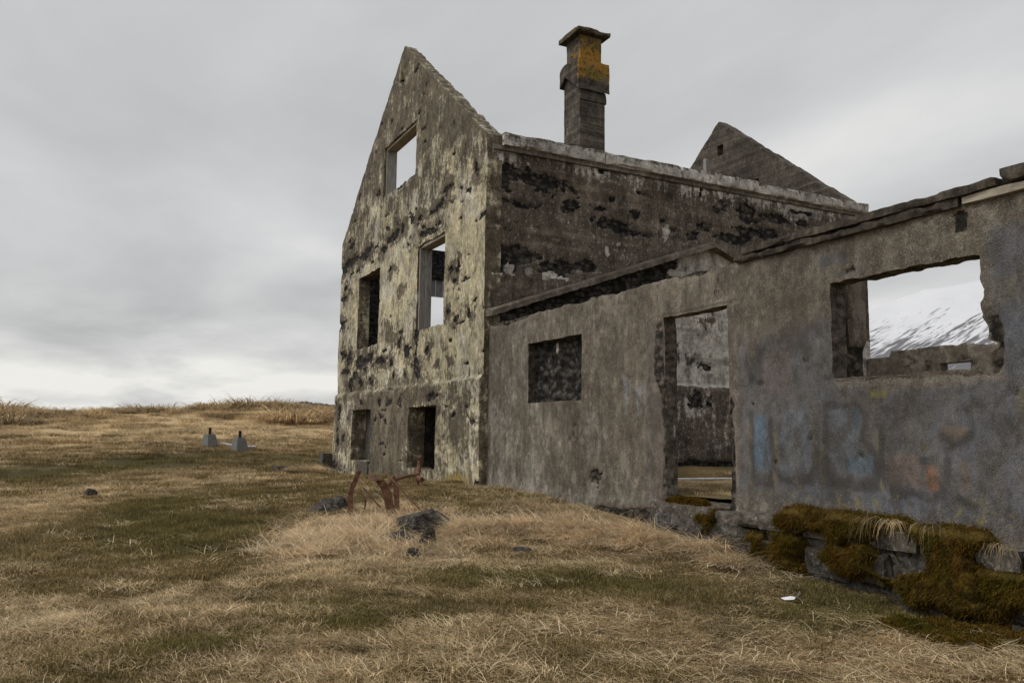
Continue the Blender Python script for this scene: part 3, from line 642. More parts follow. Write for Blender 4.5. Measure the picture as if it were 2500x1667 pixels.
set_attr(col_, 'lichen', lambda v: .12+.44*(v[:, 1] < CY0-.03)*sst(9.55, 9.85, v[:, 2])+.2*sst(10.1, 10.3, v[:, 2]))
cap = MB().rough_box((CX0-.12, CY0-.13, 10.965), (CX1+.10, CY1+.10, 11.09), .05, .018, seed=43, freq=6, chip=.1).build('chimney_cap', M_cop, ch)
set_attr(cap, 'lichen', lambda v: .36+.1*(v[:, 2] > 11.05))
# wooden window linings
MB().rough_box((.05, 5.735, 6.52), (.30, 5.785, 7.72), .5, .002).build('window_jamb', M_wood, house)
MB().rough_box((.05, 3.65, 7.68), (.30, 5.73, 7.73), .5, .002).build('window_head', M_woodh, house)
MB().rough_box((.04, 3.30, 3.03), (.16, 3.355, 4.80), .5, .002).build('window_jamb', M_wood, house)
MB().rough_box((.162, 3.255, 3.03), (.29, 3.352, 4.80), .5, .002).build('window_jamb', M_wood, house)
MB().rough_box((.04, 1.90, 4.77), (.29, 3.25, 4.832), .5, .002).build('window_head', M_woodh, house)
for k in range(6): MB().rough_box((2.52+k*.23, W-.20, 4.81), (2.735+k*.23, W-.17, 5.32), .5, .003, seed=k).build('window_board', M_wood, house)
MB().rough_box((LX-.75, 4.60, 6.0), (LX-.66, 4.71, 8.66), .4, .004).build('roof_post', M_wood, house)
MB().rough_box((LX-.35, 3.08, 7.60), (LX-.29, 5.3, 7.66), .4, .003).build('window_head', M_woodh, house)

# ------------------------------------------------------------------ annex
annex = thing('ruined_annex', (4.8, -5.0, 0), 'low roofless grey concrete annex ruin with faded graffiti, doorway and mossy foundation', 'annex')
AX = .09
A_OPS = [(-3.03, -1.45, 1.36, 2.30), (-6.02, -4.88, .13, 2.30), (-8.88, -7.41, 1.42, 2.32)]
def a_holes(u, z):
    n = fbm(u*3, z*3, 4, 71)-.5
    top = sst(2.70, 2.78, z+n*.2)*.6
    foot = sst(.05, -.12, z+n*.25)*sst(-2.6, -3.6, u+n)
    jam = np.exp(-((u+4.86+n*.25+.1*np.sin(z*2.2))/.13)**2)*sst(2.32, 2.2, z)*.85
    jam2 = np.exp(-((u+6.04+n*.12)/.045)**2)*sst(1.45, 1.2, z)*.8
    wr = np.exp(-((u+8.93+n*.15)/.06)**2)*sst(1.3, 1.45, z)*sst(2.0, 1.7, z)*.8
    wb = np.exp(-((z-1.39+n*.05)/.035)**2)*sst(-7.3, -7.45, u)*sst(-8.95, -8.85, u)*.5
    sp = sst(.80, .84, fbm(u*6, z*5, 3, 73))*.5
    no = ell(u, z, [(-8.72, 2.60, .09, .09), (-3.35, .28, .14, .13), (-7.62, 2.43, .08, .03)], 9, .4)*.7
    return np.maximum.reduce([top, foot, jam, jam2, wr, wb, sp, no])
def a_disp(u, z):
    h = a_holes(u, z)
    return (fbm(u*.8, z*.8, 3, 72)-.5)*.035+(fbm(u*7, z*7, 3, 76)-.5)*.008-h*(.012+.035*fbm(u*18, z*18, 3, 78))-.015*np.exp(-((z-2.315)/.012)**2)*sst(-6.2, -6.0, u)*sst(-4.6, -4.8, u)+.02*sst(.12, -.05, z)
def a_attr(u, z):
    L = .40+.12*sst(-3, -.2, u)*sst(2.4, 1.2, z)+.10*sst(.7, .0, z)-.10*sst(2.3, 2.7, z)
    L = L-.28*np.exp(-((u+2.4)/.5)**2)*np.exp(-((z-1.15)/.2)**2)-.1*sst(-3.2, -4.6, u)
    lic = .22*np.exp(-((z-.30)/.12)**2)*sst(-6, -7, u)+.36*np.exp(-(((u+7.9)/.16)**2+((z-1.27)/.07)**2))+.30*np.exp(-(((u+8.75)/.05)**2+((z-2.5)/.05)**2))+.12
    return {'light': L, 'hole': a_holes(u, z), 'lichen': lic, 'back_hole': .5}
BLU, LB, DK, YE, PK, OR = (.095, .155, .215), (.135, .155, .185), (.036, .039, .044), (.19, .165, .08), (.19, .13, .105), (.25, .115, .06)
PAINT = [(LB,.35,-6.74,1.13,-7.13,.51),(BLU,.95,-6.37,1.08,-6.58,.54),(LB,.7,-6.74,1.13,-7.13,.51),(DK,.8,-7.16,.99,-7.23,.57),(DK,.8,-6.9,.53,-7.17,.42),(DK,.75,-6.35,.52,-6.63,.39),(LB,.8,-7.33,1.14,-7.7,.54),(BLU,.85,-7.54,.72,-7.83,.55),(BLU,.7,-7.63,1.13,-7.73,.98),(DK,.7,-7.34,.51,-7.84,.43),(YE,.7,-6.30,1.0,-6.35,.37),(YE,.7,-6.65,.93,-6.70,.38),(YE,.7,-7.24,.83,-7.30,.42),(YE,.7,-7.85,.96,-7.90,.41),(PK,.7,-7.94,.72,-8.29,.48),(OR,.9,-8.32,.66,-8.45,.44),(PK,.6,-8.61,.71,-8.72,.46),((.19,.12,.075),.7,-8.49,.98,-8.72,.88),(YE,.6,-8.29,.83,-8.36,.76),(YE,.9,-7.81,1.3,-8.0,1.22),(YE,.6,-8.6,.43,-8.85,.34),(YE,.5,-6.21,.33,-6.71,.29),(YE,.7,-7.64,1.18,-7.78,1.14),
  ((.07,.075,.085),.8,-7.3,2.60,-7.62,2.47),((.075,.078,.085),.6,-7.5,2.42,-7.75,2.35),(DK,.5,-6.3,1.85,-6.5,1.4),((.17,.13,.12),.5,-6.5,1.75,-6.9,1.3),((.30,.31,.33),.7,-4.3,1.45,-4.42,1.12),((.30,.31,.33),.75,-4.02,1.65,-4.14,1.15),((.30,.31,.33),.6,-4.1,1.50,-4.5,1.42),((.30,.31,.33),.6,-4.48,1.45,-4.56,1.15),((.135,.108,.082),.75,-4.5,2.26,-4.95,.1),(YE,.4,-6.35,2.1,-6.42,1.7),(YE,.4,-8.98,2.1,-9.2,1.9),(YE,.5,-9.1,1.25,-9.4,1.1)]
CURV = [[(-6.62,1.05),(-6.64,.6),(-6.75,.47),(-6.95,.42),(-7.12,.5),(-7.2,.7),(-7.2,1.0)],[(-7.31,1.15),(-7.31,.45),(-7.85,.44),(-7.86,.72),(-7.72,.86),(-7.76,1.08),(-7.66,1.17),(-7.31,1.16)],[(-6.35,1.1),(-6.36,.43),(-6.60,.42)],[(-7.92,.95),(-7.9,.57),(-7.95,.47),(-8.06,.38),(-8.21,.43),(-8.28,.41),(-8.38,.38),(-8.47,.41),(-8.5,.55),(-8.46,.64),(-8.4,.71),(-8.31,.69)],[(-8.53,.69),(-8.55,.51),(-8.6,.41),(-8.75,.36)],[(-8.5,.9),(-8.62,.84),(-8.74,.92)]]
def a_paint(u, z):
    wu = u+(fbm(u*9, z*9, 3, 101)-.5)*.07; wz = z+(fbm(u*9, z*9, 3, 111)-.5)*.08
    c = np.zeros(u.shape+(3,)); c[:] = (.120, .126, .140)
    n = fbm(u*1.6, z*1.2, 4, 121)-.5
    bgm = np.maximum.reduce([sst(-6.08, -6.22, wu+n*.12)*sst(2.12, 1.85, wz+n*.35)*sst(-7.5, -7.35, wu), sst(-6.1, -6.25, wu)*sst(1.40, 1.24, wz+n*.1), sst(-8.92, -9.05, wu+n*.15)*sst(2.62, 2.35, wz+n*.3)])
    a = bgm*.82*sst(.12, .40, z+n*.3)
    hue = fbm(u*2.2, z*1.1, 3, 131)
    c = c*(.86+.3*fbm(u*3, z*.9, 3, 141))[..., None]
    c[..., 2] *= .90+.25*hue; c[..., 0] *= 1.12-.25*hue
    def lay(c, a, m, rgb, al):
        m = m*al*.98; c = c*(1-m[..., None])+np.array(rgb)*m[..., None]; return c, np.maximum(a, m*.9)
    for rgb, al, u1, z1, u0, z0 in PAINT:
        s = .022; m_ = sst(u0-s, u0+s, wu)*sst(u1+s, u1-s, wu)*sst(z0-s, z0+s, wz)*sst(z1+s, z1-s, wz)
        c, a = lay(c, a, m_, rgb, al)
    for cv in CURV:
        dm = np.full(u.shape, 9.)
        for p, q_ in zip(cv[:-1], cv[1:]):
            px_, pz_ = p; dx, dz = q_[0]-px_, q_[1]-pz_; t = np.clip(((u-px_)*dx+(z-pz_)*dz)/(dx*dx+dz*dz), 0, 1)
            dm = np.minimum(dm, np.hypot(u-px_-t*dx, z-pz_-t*dz))
        c, a = lay(c, a, sst(.048, .022, dm+(fbm(u*8, z*8, 2, 7)-.5)*.03), (.042, .045, .052), .85)
    return np.concatenate([c, a[..., None]], -1)
rag = lambda u, z: .055*np.exp(-((u+8.9)/.12)**2)*sst(1.3, 1.4, z)*sst(2.25, 2.0, z)+.03*np.exp(-((u+6.02)/.15)**2)*sst(1.5, 1.2, z)+.015*np.exp(-((z-2.32)/.06)**2)*sst(-7, -7.5, u)
def a_warp(u, z):
    e = rag(u, z); f = edge_warp(.014, 8, 61)(u, z)
    return f[0]+(fbm(u*6, z*7, 4, 63)-.42)*3.4*e-.10*np.exp(-((u+8.9)/.10)**2)*sst(2.15, 1.45, z)*sst(1.2, 1.42, z), f[1]+(fbm(u*9, z*9, 3, 65)-.5)*2*e
def a_clip(u, z):   # wall foot steps up onto the foundation right of the doorway; top ragged where the coping is gone
    return 2.76+(fbm(u*4, u*0, 4, 15)-.5)*.07-z
wall('front_wall', annex, (AX, 0), (0, 1), (-1, 0), -10.4, -.01, -.45, 2.80, A_OPS, .20, .022, M_annex, a_disp, a_attr, a_clip, a_warp, side_hole=.52, side_amp=.02, paint=a_paint)
wall('back_wall', annex, (9.6, 0), (0, 1), (-1, 0), -10.4, -.02, -.3, 2.86, [(-2.50, -1.83, 2.0, 2.43), (-6, -5, 1.2, 2.2)], .25, .06, M_annex, lambda u, z: (fbm(u*4, z*4, 3, 5)-.5)*.04, lambda u, z: {'light': .05+.5*(fbm(u*2, z*1, 3, 6)-.4), 'hole': .9*(fbm(u*3, z*5, 3, 8)-.15)}, lambda u, z: 2.65+.14*sst(-.64, -.68, u)-.06*sst(-2.5, -2.54, u)+(fbm(u*5, u*0, 3, 5)-.5)*.07-z)
wall('window_infill', annex, (.235, 0), (0, 1), (-1, 0), -3.12, -1.36, 1.28, 2.36, [], .08, .03, M_side, lambda u, z: (fbm(u*7, z*9, 4, 61)-.5)*.10, lambda u, z: {'light': .1+.9*np.exp(-((u+2.15)/.06)**2-((z-2.18)/.12)**2), 'hole': 1-1.0*np.exp(-((u+2.15)/.06)**2-((z-2.18)/.12)**2)})
# stub of a cross wall behind the big window
def cw_attr(u, z):
    n = fbm(u*4, z*4, 3, 9)-.5
    return {'light': .35, 'hole': np.maximum(sst(.52, .46, u+n*.08), sst(1.80, 1.68, z+n*.12-.35*(u-.55)))}
wall('cross_wall', annex, (0, -7.28), (1, 0), (0, -1), .27, .73, -.2, 2.62, [], .22, .03, M_annex, lambda u, z: -.05*cw_attr(u, z)['hole']+(fbm(u*9, z*9, 3, 4)-.5)*.03, cw_attr, None, edge_warp(.012, 5, 7))
def cop(lo, hi, seed, **k): return MB().rough_box(lo, hi, .03, .015, seed=seed, freq=9, chip=.14, **k).build('coping_slab', M_cop, annex)
c1_ = cop((.035, -8.76, 2.725), (.30, -6.18, 2.80), 51); c2_ = cop((.02, -9.08, 2.805), (.33, -6.32, 2.875), 52); c3_ = cop((.01, -10.4, 2.835), (.36, -9.125, 2.94), 53, tilt=(0, -.03))
for o in (c1_, c2_, c3_): set_attr(o, 'lichen', lambda v: .12+.1*fbm(v[:, 1]*3, v[:, 2]*3, 2, 4))
MB().rough_box((.04, -9.9, 2.735), (.10, -8.78, 2.80), .2, .004, seed=5, freq=12, chip=.05).build('eave_plank', M_woodh, annex)
MB().rough_box((.22, -4.895, .86), (.25, -4.872, 1.0), .2, .002).build('door_peg', M_wood, annex)
# foundation: rubble footing with concrete slabs on it
fo = MB().rough_box((-.20, -10.4, -.75), (.36, -5.05, -.02), .045, .045, seed=55, freq=5).build('footing', M_found, annex)
for i, (a, b, lo, hi, xo) in enumerate([(-6.05, -4.95, -.12, .12, -.16), (-6.42, -6.06, -.15, .10, -.20), (-7.28, -6.44, .0, .125, -.27), (-8.45, -7.31, -.02, .12, -.24), (-8.9, -8.47, -.03, .14, -.22), (-9.28, -8.92, -.05, .10, -.27), (-10.3, -9.30, -.07, .09, -.26)]):
    MB().rough_box((xo, a, lo), (.10, b, hi), .04, .018, seed=80+i, freq=6, chip=.15).build('foundation_slab', M_slabm, annex)
_q = np.random.default_rng(19); yk = -5.2
while yk > -10.1:
    wd = _q.uniform(.26, .52)
    for zl, zh in ((-.33, -.09), (-.62, -.36)):
        o_s = _q.uniform(-.08, .08); dx_ = _q.uniform(-.03, .035)
        MB().rough_box((-.26+dx_, yk-wd+.02+o_s, zl+_q.uniform(-.02, .02)), (.05, yk-.02+o_s, zh+_q.uniform(-.03, .03)), .045, .035, seed=int(_q.integers(1, 900)), freq=7, rot=_q.uniform(-.08, .08), chip=.3).build('footing_stone', M_stone, annex)
    yk -= wd
MB().rough_box((.15, -6.1, -.1), (.5, -4.8, .125), .05, .012, seed=57).build('door_threshold', M_slabm, annex)
# earth floor inside the annex
fx = np.arange(.34, 9.6, .14); fy = np.arange(-10.3, -.02, .14); FX, FY = np.meshgrid(fx, fy)
def fl(x, y):
    n = fbm(x*1.3, y*1.3, 4, 88)-.5
    e = y+2.35+.26*(x-2.6)
    return .18+n*.10+.10*sst(3.0, 3.5, x)*sst(-2.9, -2.4, y)-.45*sst(-.12, .10, e)*sst(3.7, 3.2, x)
FZ = fl(FX, FY)
i_ = np.arange(FX.size).reshape(FX.shape); q = np.stack([i_[:-1, :-1], i_[:-1, 1:], i_[1:, 1:], i_[1:, :-1]], -1).reshape(-1, 4).tolist()
put('annex_ground', np.stack([FX, FY, FZ], -1).reshape(-1, 3), q, M_ground, attrs={'dry': np.clip(.42+.5*(fbm(FX, FY, 3, 5).ravel()-.5), 0, 1), 'far': np.zeros(FX.size)}, kind='structure')
tag(MB().tube([(1.9, -2.20, .19), (3.35, -2.56, .20)], .02).build('pale_pipe', M_pipe, loc=(2.6, -2.4, .18)), 'thin pale pipe lying on the grass inside the annex doorway', 'pipe')

# ------------------------------------------------------------------ loose things
def gz(x, y): return float(g(np.array([x]), np.array([y]))[0])
def stone(loc, size, seed, label, rot=0, sink=.25, mat=None, group=None):
    bm = bmesh.new(); bmesh.ops.create_icosphere(bm, subdivisions=4, radius=1)
    p = np.array([v.co for v in bm.verts]); r = np.random.default_rng(seed)
    for _ in range(9):
        nrm = r.normal(size=3); nrm[2] = abs(nrm[2])*.8; nrm /= np.linalg.norm(nrm); dd_ = r.uniform(.5, .8); h = p@nrm-dd_; p = p-np.maximum(h, 0)[:, None]*nrm*.92
    p = p*(1+.30*(fbm3(p+7, 2.2, 4, seed)-.5)[:, None]); p = p+(np.stack([fbm3(p+3, 8, 2, seed+i) for i in range(3)], 1)-.5)*.10+(np.stack([fbm3(p+9, 17, 2, seed+40+i) for i in range(3)], 1)-.5)*.09
    p = p*np.array(size)/2; ca, sa = math.cos(rot), math.sin(rot); p = np.stack([p[:, 0]*ca-p[:, 1]*sa, p[:, 0]*sa+p[:, 1]*ca, p[:, 2]], 1)
    z = gz(*loc)+size[2]*(.5-sink)
    f = [[v.index for v in q.verts] for q in bm.faces]; bm.free()
    return put('lava_stone', p+np.array([loc[0], loc[1], z]), f, mat or M_stone, loc=(loc[0], loc[1], gz(*loc)), label=label, cat='stone', group=group, smooth=False)
stone((-3.0, -1.15), (.56, .5, .30), 11, 'broad grey lava stone beside a green grass tuft left of the rusty iron', .3)
stone((-2.75, -.95), (.42, .4, .26), 12, 'dark lava stone half hidden behind the rusty iron strips', .8)
stone((-2.50, -3.66), (.80, .58, .42), 28, 'largest angular dark lava stone leaning in the hay beside the wide iron strip', .5, .22)
stone((-2.93, -4.02), (.52, .32, .24), 14, 'low dark lava stone partly covered by hay in front of the largest stone', .1)
stone((-2.67, -4.28), (.22, .2, .24), 15, 'small upright lava stone in the hay below the largest stone', .7)
stone((-2.98, -4.62), (.20, .18, .16), 16, 'little round lava stone at the front edge of the hay heap', .2)
stone((-1.90, -5.0), (.30, .2, .08), 17, 'flat lichened stone lying in the turf between hay heap and annex wall', .2)
stone((-1.62, -3.0), (.16, .14, .10), 18, 'small dark stone at the right end of the hay heap', .2)
stone((-5.93, 3.1), (.26, .22, .22), 19, 'lone dark clod of stone on the open grass away from the house', .2)
# rusty iron
def iron(name, pts, wid, th, label):
    b = (pts[-1][0], pts[-1][1], pts[-1][2]); m = MB().strip(pts, wid, th*.7)
    return tag(m.build(name, M_rust, loc=b), label, 'scrap iron')
b0 = gz(-2.6, -2.75)+.05
def wv(x, y, z): return (x, y, z)
rx, ry = .888, -.459          # picture-right on the ground
def loc2(px, fw, z): return (-2.75+rx*px+.459*fw, -2.75+ry*px+.888*fw, b0+z)
# wide bent strip
pts = [loc2(.02+a, 0.0+f, z) for a, f, z in [(-.13, -.05, .545), (-.06, .0, .53), (.0, .02, .50), (.05, .03, .44), (.08, .04, .36), (.11, .04, .26), (.14, .03, .14), (.19, .02, .0), (.22, .02, -.10)]]
iron('bent_iron_strip', pts, [(.0, .13, .05)]*2+[(.09*rx, .09*ry, .04)]*2+[(.105*rx, .105*ry, .035)]*5, .012, 'wide flat rusty iron strip curling over at its top above the hay')
pts = [loc2(a, f, z) for a, f, z in [(-.26, .06, .62), (-.29, .05, .52), (-.335, .04, .40), (-.355, .03, .28), (-.34, .02, .16), (-.30, .0, .04), (-.27, -.02, -.10)]]
iron('bent_iron_strip', pts, [(.055*rx+.02, .055*ry+.02, .012)]*7, .012, 'narrow rusty iron strip with an S bend standing in the hay')
pts = [loc2(a, f, z) for a, f, z in [(-.33, .22, .50), (-.37, .22, .46), (-.375, .2, .34), (-.36, .18, .18), (-.34, .16, .0)]]
iron('bent_iron_strip', pts, [(.04*rx, .04*ry, .02)]*5, .01, 'short hooked rusty iron bar behind the S-bent strip')
pts = [loc2(-.30+.13*math.cos(t), .10+.10*math.sin(t)*.4, .20+.15*math.sin(t)) for t in np.linspace(-.4, 2.6, 12)]
iron('rusted_iron_hoop', pts, [(.03, .05, .0)]*12, .012, 'broken rusty iron hoop leaning against the S-bent strip')
pts = [loc2(a, f, z) for a, f, z in [(.10, .8, .46), (.12, .8, .36), (.13, .8, .2), (.15, .8, -.05)]]
iron('iron_stake', pts, [(.07*rx, .07*ry, 0)]*4, .015, 'rusty angle-iron stake standing behind the wide bent strip')
tag(MB().tube([loc2(.06, .7, .50), loc2(.35, .5, .24), loc2(.62, .35, .0)], .012).build('iron_rod', M_rust, loc=loc2(.6, .35, 0)), 'thin straight rusty rod slanting down from the stake into the hay', 'scrap iron')
tag(MB().tube([loc2(-.22, .2, .40), loc2(.02, .12, .16)], .010).build('iron_rod', M_rust, loc=loc2(.02, .12, .1)), 'thin bare rod leaning between the S-bent strip and the wide strip', 'scrap iron')
pb = gz(-.75, .75)
tag(MB().tube([(-.95, .62, pb-.05), (-.90, .70, pb+.20), (-.80, .86, pb+.46)], [.035, .045, .035], 8).tube([(-.92, .66, pb+.47), (-.74, 1.0, pb+.50)], .03, 8).tube([(-1.35, .75, pb+.10), (-1.1, .80, pb+.17), (-.88, .72, pb+.21)], .03, 8).tube([(-.9, .50, pb+.12), (-.9, .72, pb+.16)], .045, 9).tube([(-1.42, .72, pb+.02), (-1.32, .78, pb+.16)], .04, 8).build('iron_axle', M_rust, loc=(-.95, .62, pb)), 'corroded iron axle with a lever standing before the cellar doorway', 'scrap iron')
# footings with steel stubs, white board
def footing(loc, sc, lean, label):
    x, y = loc; z0 = gz(x, y)-.05; t = thing('post_footing', (x, y, z0), label, 'footing', 'concrete post footings beside the track'); a, b, h = .225*sc, .14*sc, .47*sc
    vs = [(-a, -a, 0), (a, -a, 0), (a, a, 0), (-a, a, 0), (-b-.03, -b, h), (b-.03, -b, h), (b-.03, b, h), (-b-.03, b, h)]
    fs = [(3, 2, 1, 0), (4, 5, 6, 7), (0, 1, 5, 4), (1, 2, 6, 5), (2, 3, 7, 6), (3, 0, 4, 7)]
    c, s_ = math.cos(lean), math.sin(lean); vs = [(x+px*c-py*s_, y+px*s_+py*c, z0+pz) for px, py, pz in vs]
    bm = bmesh.new(); vv = [bm.verts.new(p) for p in vs]; [bm.faces.new([vv[i] for i in f]) for f in fs]; bmesh.ops.bevel(bm, geom=list(bm.edges), offset=.018, segments=2, affect='EDGES')
    bm.verts.index_update(); V = [tuple(v.co) for v in bm.verts]; Fq = [[v.index for v in f.verts] for f in bm.faces]; bm.free()
    put('concrete_block', V, Fq, M_footing, t, smooth=False)
    MB().rough_box((x-.055, y-.04, z0+h-.02), (x+.025, y+.04, z0+h+.22*sc), .2, .002).build('steel_stub', M_black, t)
footing((-2.36, 16.05), .98, .5, 'mossy grey concrete post footing sunk behind the turf bank')
footing((-1.57, 15.0), 1.0, .35, 'clean pale concrete post footing standing in front of the white board')
MB().strip([(-1.95, 16.5, gz(-1.95, 16.5)+.08), (-1.4, 15.9, gz(-1.4, 15.9)+.07), (-.98, 15.5, gz(-.98, 15.5)+.05)], [(.05, .10, .02)]*3, .04).build('white_board', M_paint, loc=(-1.4, 15.4, gz(-1.4, 15.4)), label='long white painted board lying on the grass behind a post footing', cat='board')
z_ = gz(.0, 10.5)
MB().rough_box((-.12, 10.15, z_-.2), (.55, 10.6, z_+.42), .05, .03, seed=91, freq=5, chip=.2).build('concrete_block', M_slabm, loc=(.2, 10.4, z_), label='squat mossy concrete block jutting from behind the cream gable corner', cat='block')
z_ = gz(-.9, 9.6)
MB().rough_box((-1.55, 9.55, z_-.04), (-.55, 9.95, z_+.06), .06, .012, seed=92, rot=.25, chip=.1).build('stone_slab', M_stone, loc=(-1.0, 9.7, z_), label='thin flat stone slab lying over a pit near the gable corner', cat='slab')
# paper scrap and sticks
zp = gz(-.94, -7.86)+.05
put('paper_scrap', [(-1.03, -7.80, zp-.02), (-.98, -7.86, zp), (-.93, -7.88, zp-.01), (-.985, -7.90, zp-.02), (-.92, -7.90, zp+.045), (-.90, -7.89, zp+.02), (-1.03, -7.84, zp-.03)], [(0, 1, 3, 6), (1, 2, 3), (2, 4, 3), (2, 5, 4)], M_paper, loc=(-.96, -7.86, zp-.03), label='crumpled scrap of white paper lying in the turf', cat='paper', smooth=False)
zs = gz(-1.2, -6.2)+.05
tag(MB().tube([(-1.50, -6.03, zs+.0), (-1.3, -6.17, zs+.008), (-1.06, -6.36, zs-.01)], [.005, .007, .004], 6).build('dry_stick', M_stick, loc=(-1.3, -6.2, zs-.04)), 'straight pale stick lying in the turf before the annex doorway', 'stick')

# ------------------------------------------------------------------ moss and hanging grass
def moss(y0, y1, top, foot, out, seed, label, xb=-.27):
    """moss cushion draped over the ledge: s runs from the wall foot over the edge and down"""
    n = int((y1-y0)/.022); k = 46; P = []; 
    for i in range(n+1):
        y = y0+(y1-y0)*i/n; e = min(1, min(i, n-i)*.022/.28); 
        for j in range(k+1):
            s = j/k
            if s < .25: x = .07+(xb-.02-.07)*(s/.25); z = top+.01
            else:
                q_ = (s-.25)/.75; x = xb-.02-out*q_**1.4; z = top-(top-foot)*q_
            P.append((x, y, z, s, e))
    P = np.array(P); yy, ss = P[:, 1], P[:, 3]
    b = fbm(yy*4, ss*4+seed, 4, seed); b2 = 1-np.abs(fbm(yy*11, ss*9+seed, 3, seed+3)*2-1); b3 = fbm(yy*26, ss*22, 2, seed+5)
    e = np.minimum(P[:, 4], np.minimum(np.clip((1-ss)/.30, 0, 1), np.clip(ss/.12+.1, 0, 1)))*1.15+(fbm(yy*3.2, ss*4.5, 5, seed+9)-.505)*3.4
    th = (.0+.022*b+.030*b2+.022*b3)*np.clip(e*1.2, 0, 1)-.30*(1-np.clip(e*1.3, 0, 1))
    nx_ = np.where(ss < .25, -.25, -.96); nz_ = np.where(ss < .25, .97, .28)
    V = np.stack([P[:, 0]+nx_*th, yy+(fbm(yy*9, ss*9, 2, seed+7)-.5)*.04, P[:, 2]+nz_*th], 1)
    i = np.arange((n+1)*(k+1)).reshape(n+1, k+1); F = np.stack([i[:-1, :-1], i[:-1, 1:], i[1:, 1:], i[1:, :-1]], -1).reshape(-1, 4).tolist()
    base = ((xb), (y0+y1)/2, foot)
    t = thing('moss_cushion', base, label, 'moss'); put('moss_mat', V, F, M_moss, t)
    ok = np.where(np.clip(e*1.3, 0, 1) > .5)[0]; r = np.random.default_rng(seed); m = int(len(ok)*6); pick = r.choice(ok, m)
    c = V[pick]+r.normal(0, .012, (m, 3)); nrm = np.stack([nx_[pick], np.zeros(m), nz_[pick]], 1)+r.normal(0, .55, (m, 3)); nrm[:, 2] -= 1.1
    L = r.uniform(.015, .065, m)[:, None]; tip = c+nrm/np.linalg.norm(nrm, axis=1)[:, None]*L; sd_ = r.normal(0, 1, (m, 3)); sd_ /= np.linalg.norm(sd_, axis=1)[:, None]
    A = c+sd_*.0045; B = c-sd_*.0045; FV = np.stack([A, B, tip], 1).reshape(-1, 3); FF = np.arange(3*m).reshape(-1, 3).tolist()
    put('moss_fronds', FV, FF, M_mossf, t, smooth=False, kind='stuff')
moss(-8.30, -6.85, .17, -.40, .08, 201, 'broad olive brown moss curtain hanging over the foundation below the window')
moss(-9.10, -8.36, .15, -.52, .14, 202, 'dark rusty moss curtain spreading down to the turf beside the bare slab end')
moss(-6.18, -5.86, .06, -.20, .04, 203, 'small golden moss cushion under the doorway threshold', -.22)
moss(-10.2, -8.85, -.10, -.55, .12, 205, 'brown moss fringe creeping over the rubble below the last bare slabs', -.24)
moss(-7.0, -6.55, -.10, -.40, .06, 204, 'short brown moss fringe on the rubble under the pale foundation slab', -.24)
z_ = .125
def flat_moss(name, cx, cy, a, b, h, zf, seed, label):
    xs_ = np.linspace(-1, 1, 40); A_, B_ = np.meshgrid(xs_, xs_); r_ = np.hypot(A_, B_)+(fbm(A_*3, B_*3, 3, seed)-.5)*.6
    t_ = sst(1, .55, r_)*h*(.5+fbm(A_*7, B_*7, 3, seed+2))-.02*sst(.7, 1, r_)
    x_ = cx+A_*a; y_ = cy+B_*b; Z_ = (zf(x_, y_) if callable(zf) else zf)+t_
    i = np.arange(1600).reshape(40, 40); F = np.stack([i[:-1, :-1], i[:-1, 1:], i[1:, 1:], i[1:, :-1]], -1).reshape(-1, 4).tolist()
    base = (cx, cy, float(np.min(Z_))); t = thing(name, base, label, 'moss'); V = np.stack([x_, y_, Z_], -1).reshape(-1, 3); put('moss_mat', V, F, M_moss, t)
    ok = np.where(r_.ravel() < .85)[0]; r = np.random.default_rng(seed); m = len(ok)*9; c = V[r.choice(ok, m)]+r.normal(0, .012, (m, 3)); c[:, 2] += .008
    nrm = r.normal(0, .8, (m, 3)); nrm[:, 2] = np.abs(nrm[:, 2])+.25; tip = c+nrm/np.linalg.norm(nrm, axis=1)[:, None]*r.uniform(.01, .04, m)[:, None]; sd_ = r.normal(0, 1, (m, 3))*.003
    put('moss_fronds', np.stack([c+sd_, c-sd_, tip], 1).reshape(-1, 3), np.arange(3*m).reshape(-1, 3).tolist(), M_mossf, t, smooth=False, kind='stuff')
flat_moss('moss_cushion', -.02, -5.45, .12, .42, .04, .11, 211, 'thin yellow moss film along the doorway threshold')
flat_moss('moss_cushion', -.75, -8.95, .34, .5, .04, lambda x, y: g(x, y), 212, 'low reddish moss hummock on the turf below the dark moss curtain')

def blades(n, r0, hlen, tilt, spread, width, seed, seg=3, droop=.6, flow=None, rad_bias=1.0):
    """n curved blades in a disc of radius r0 -> verts, faces"""
    r = np.random.default_rng(seed); V = []; F = []
    for i in range(n):
        a = r.uniform(0, 2*math.pi); q_ = r0*math.sqrt(r.uniform())**rad_bias; px_, py_ = q_*math.cos(a), q_*math.sin(a)
        az = r.normal(0, spread) if flow is None else a+r.normal(0, spread)
        L = r.uniform(*hlen); tl = r.uniform(*tilt); w_ = width*r.uniform(.7, 1.3); dx, dy = math.cos(az), math.sin(az); sx_, sy_ = -dy, dx
        x, y, z = px_, py_, -.01; ang = tl; curl = r.normal(0, .25)
        o = len(V)
        for k in range(seg+1):
            wk = w_*(1-.75*k/seg)/2; V.append((x+sx_*wk, y+sy_*wk, z)); V.append((x-sx_*wk, y-sy_*wk, z))
            st = L/seg; x += dx*math.sin(ang)*st; y += dy*math.sin(ang)*st; z += math.cos(ang)*st; ang += droop*r.uniform(.4, 1.2)/seg
            z = max(z, .004+r.uniform(0, .012)); az += curl/seg; dx, dy = math.cos(az), math.sin(az); sx_, sy_ = -dy, dx
        for k in range(seg): F.append((o+2*k, o+2*k+1, o+2*k+3, o+2*k+2))
    return V, F
protos = {}
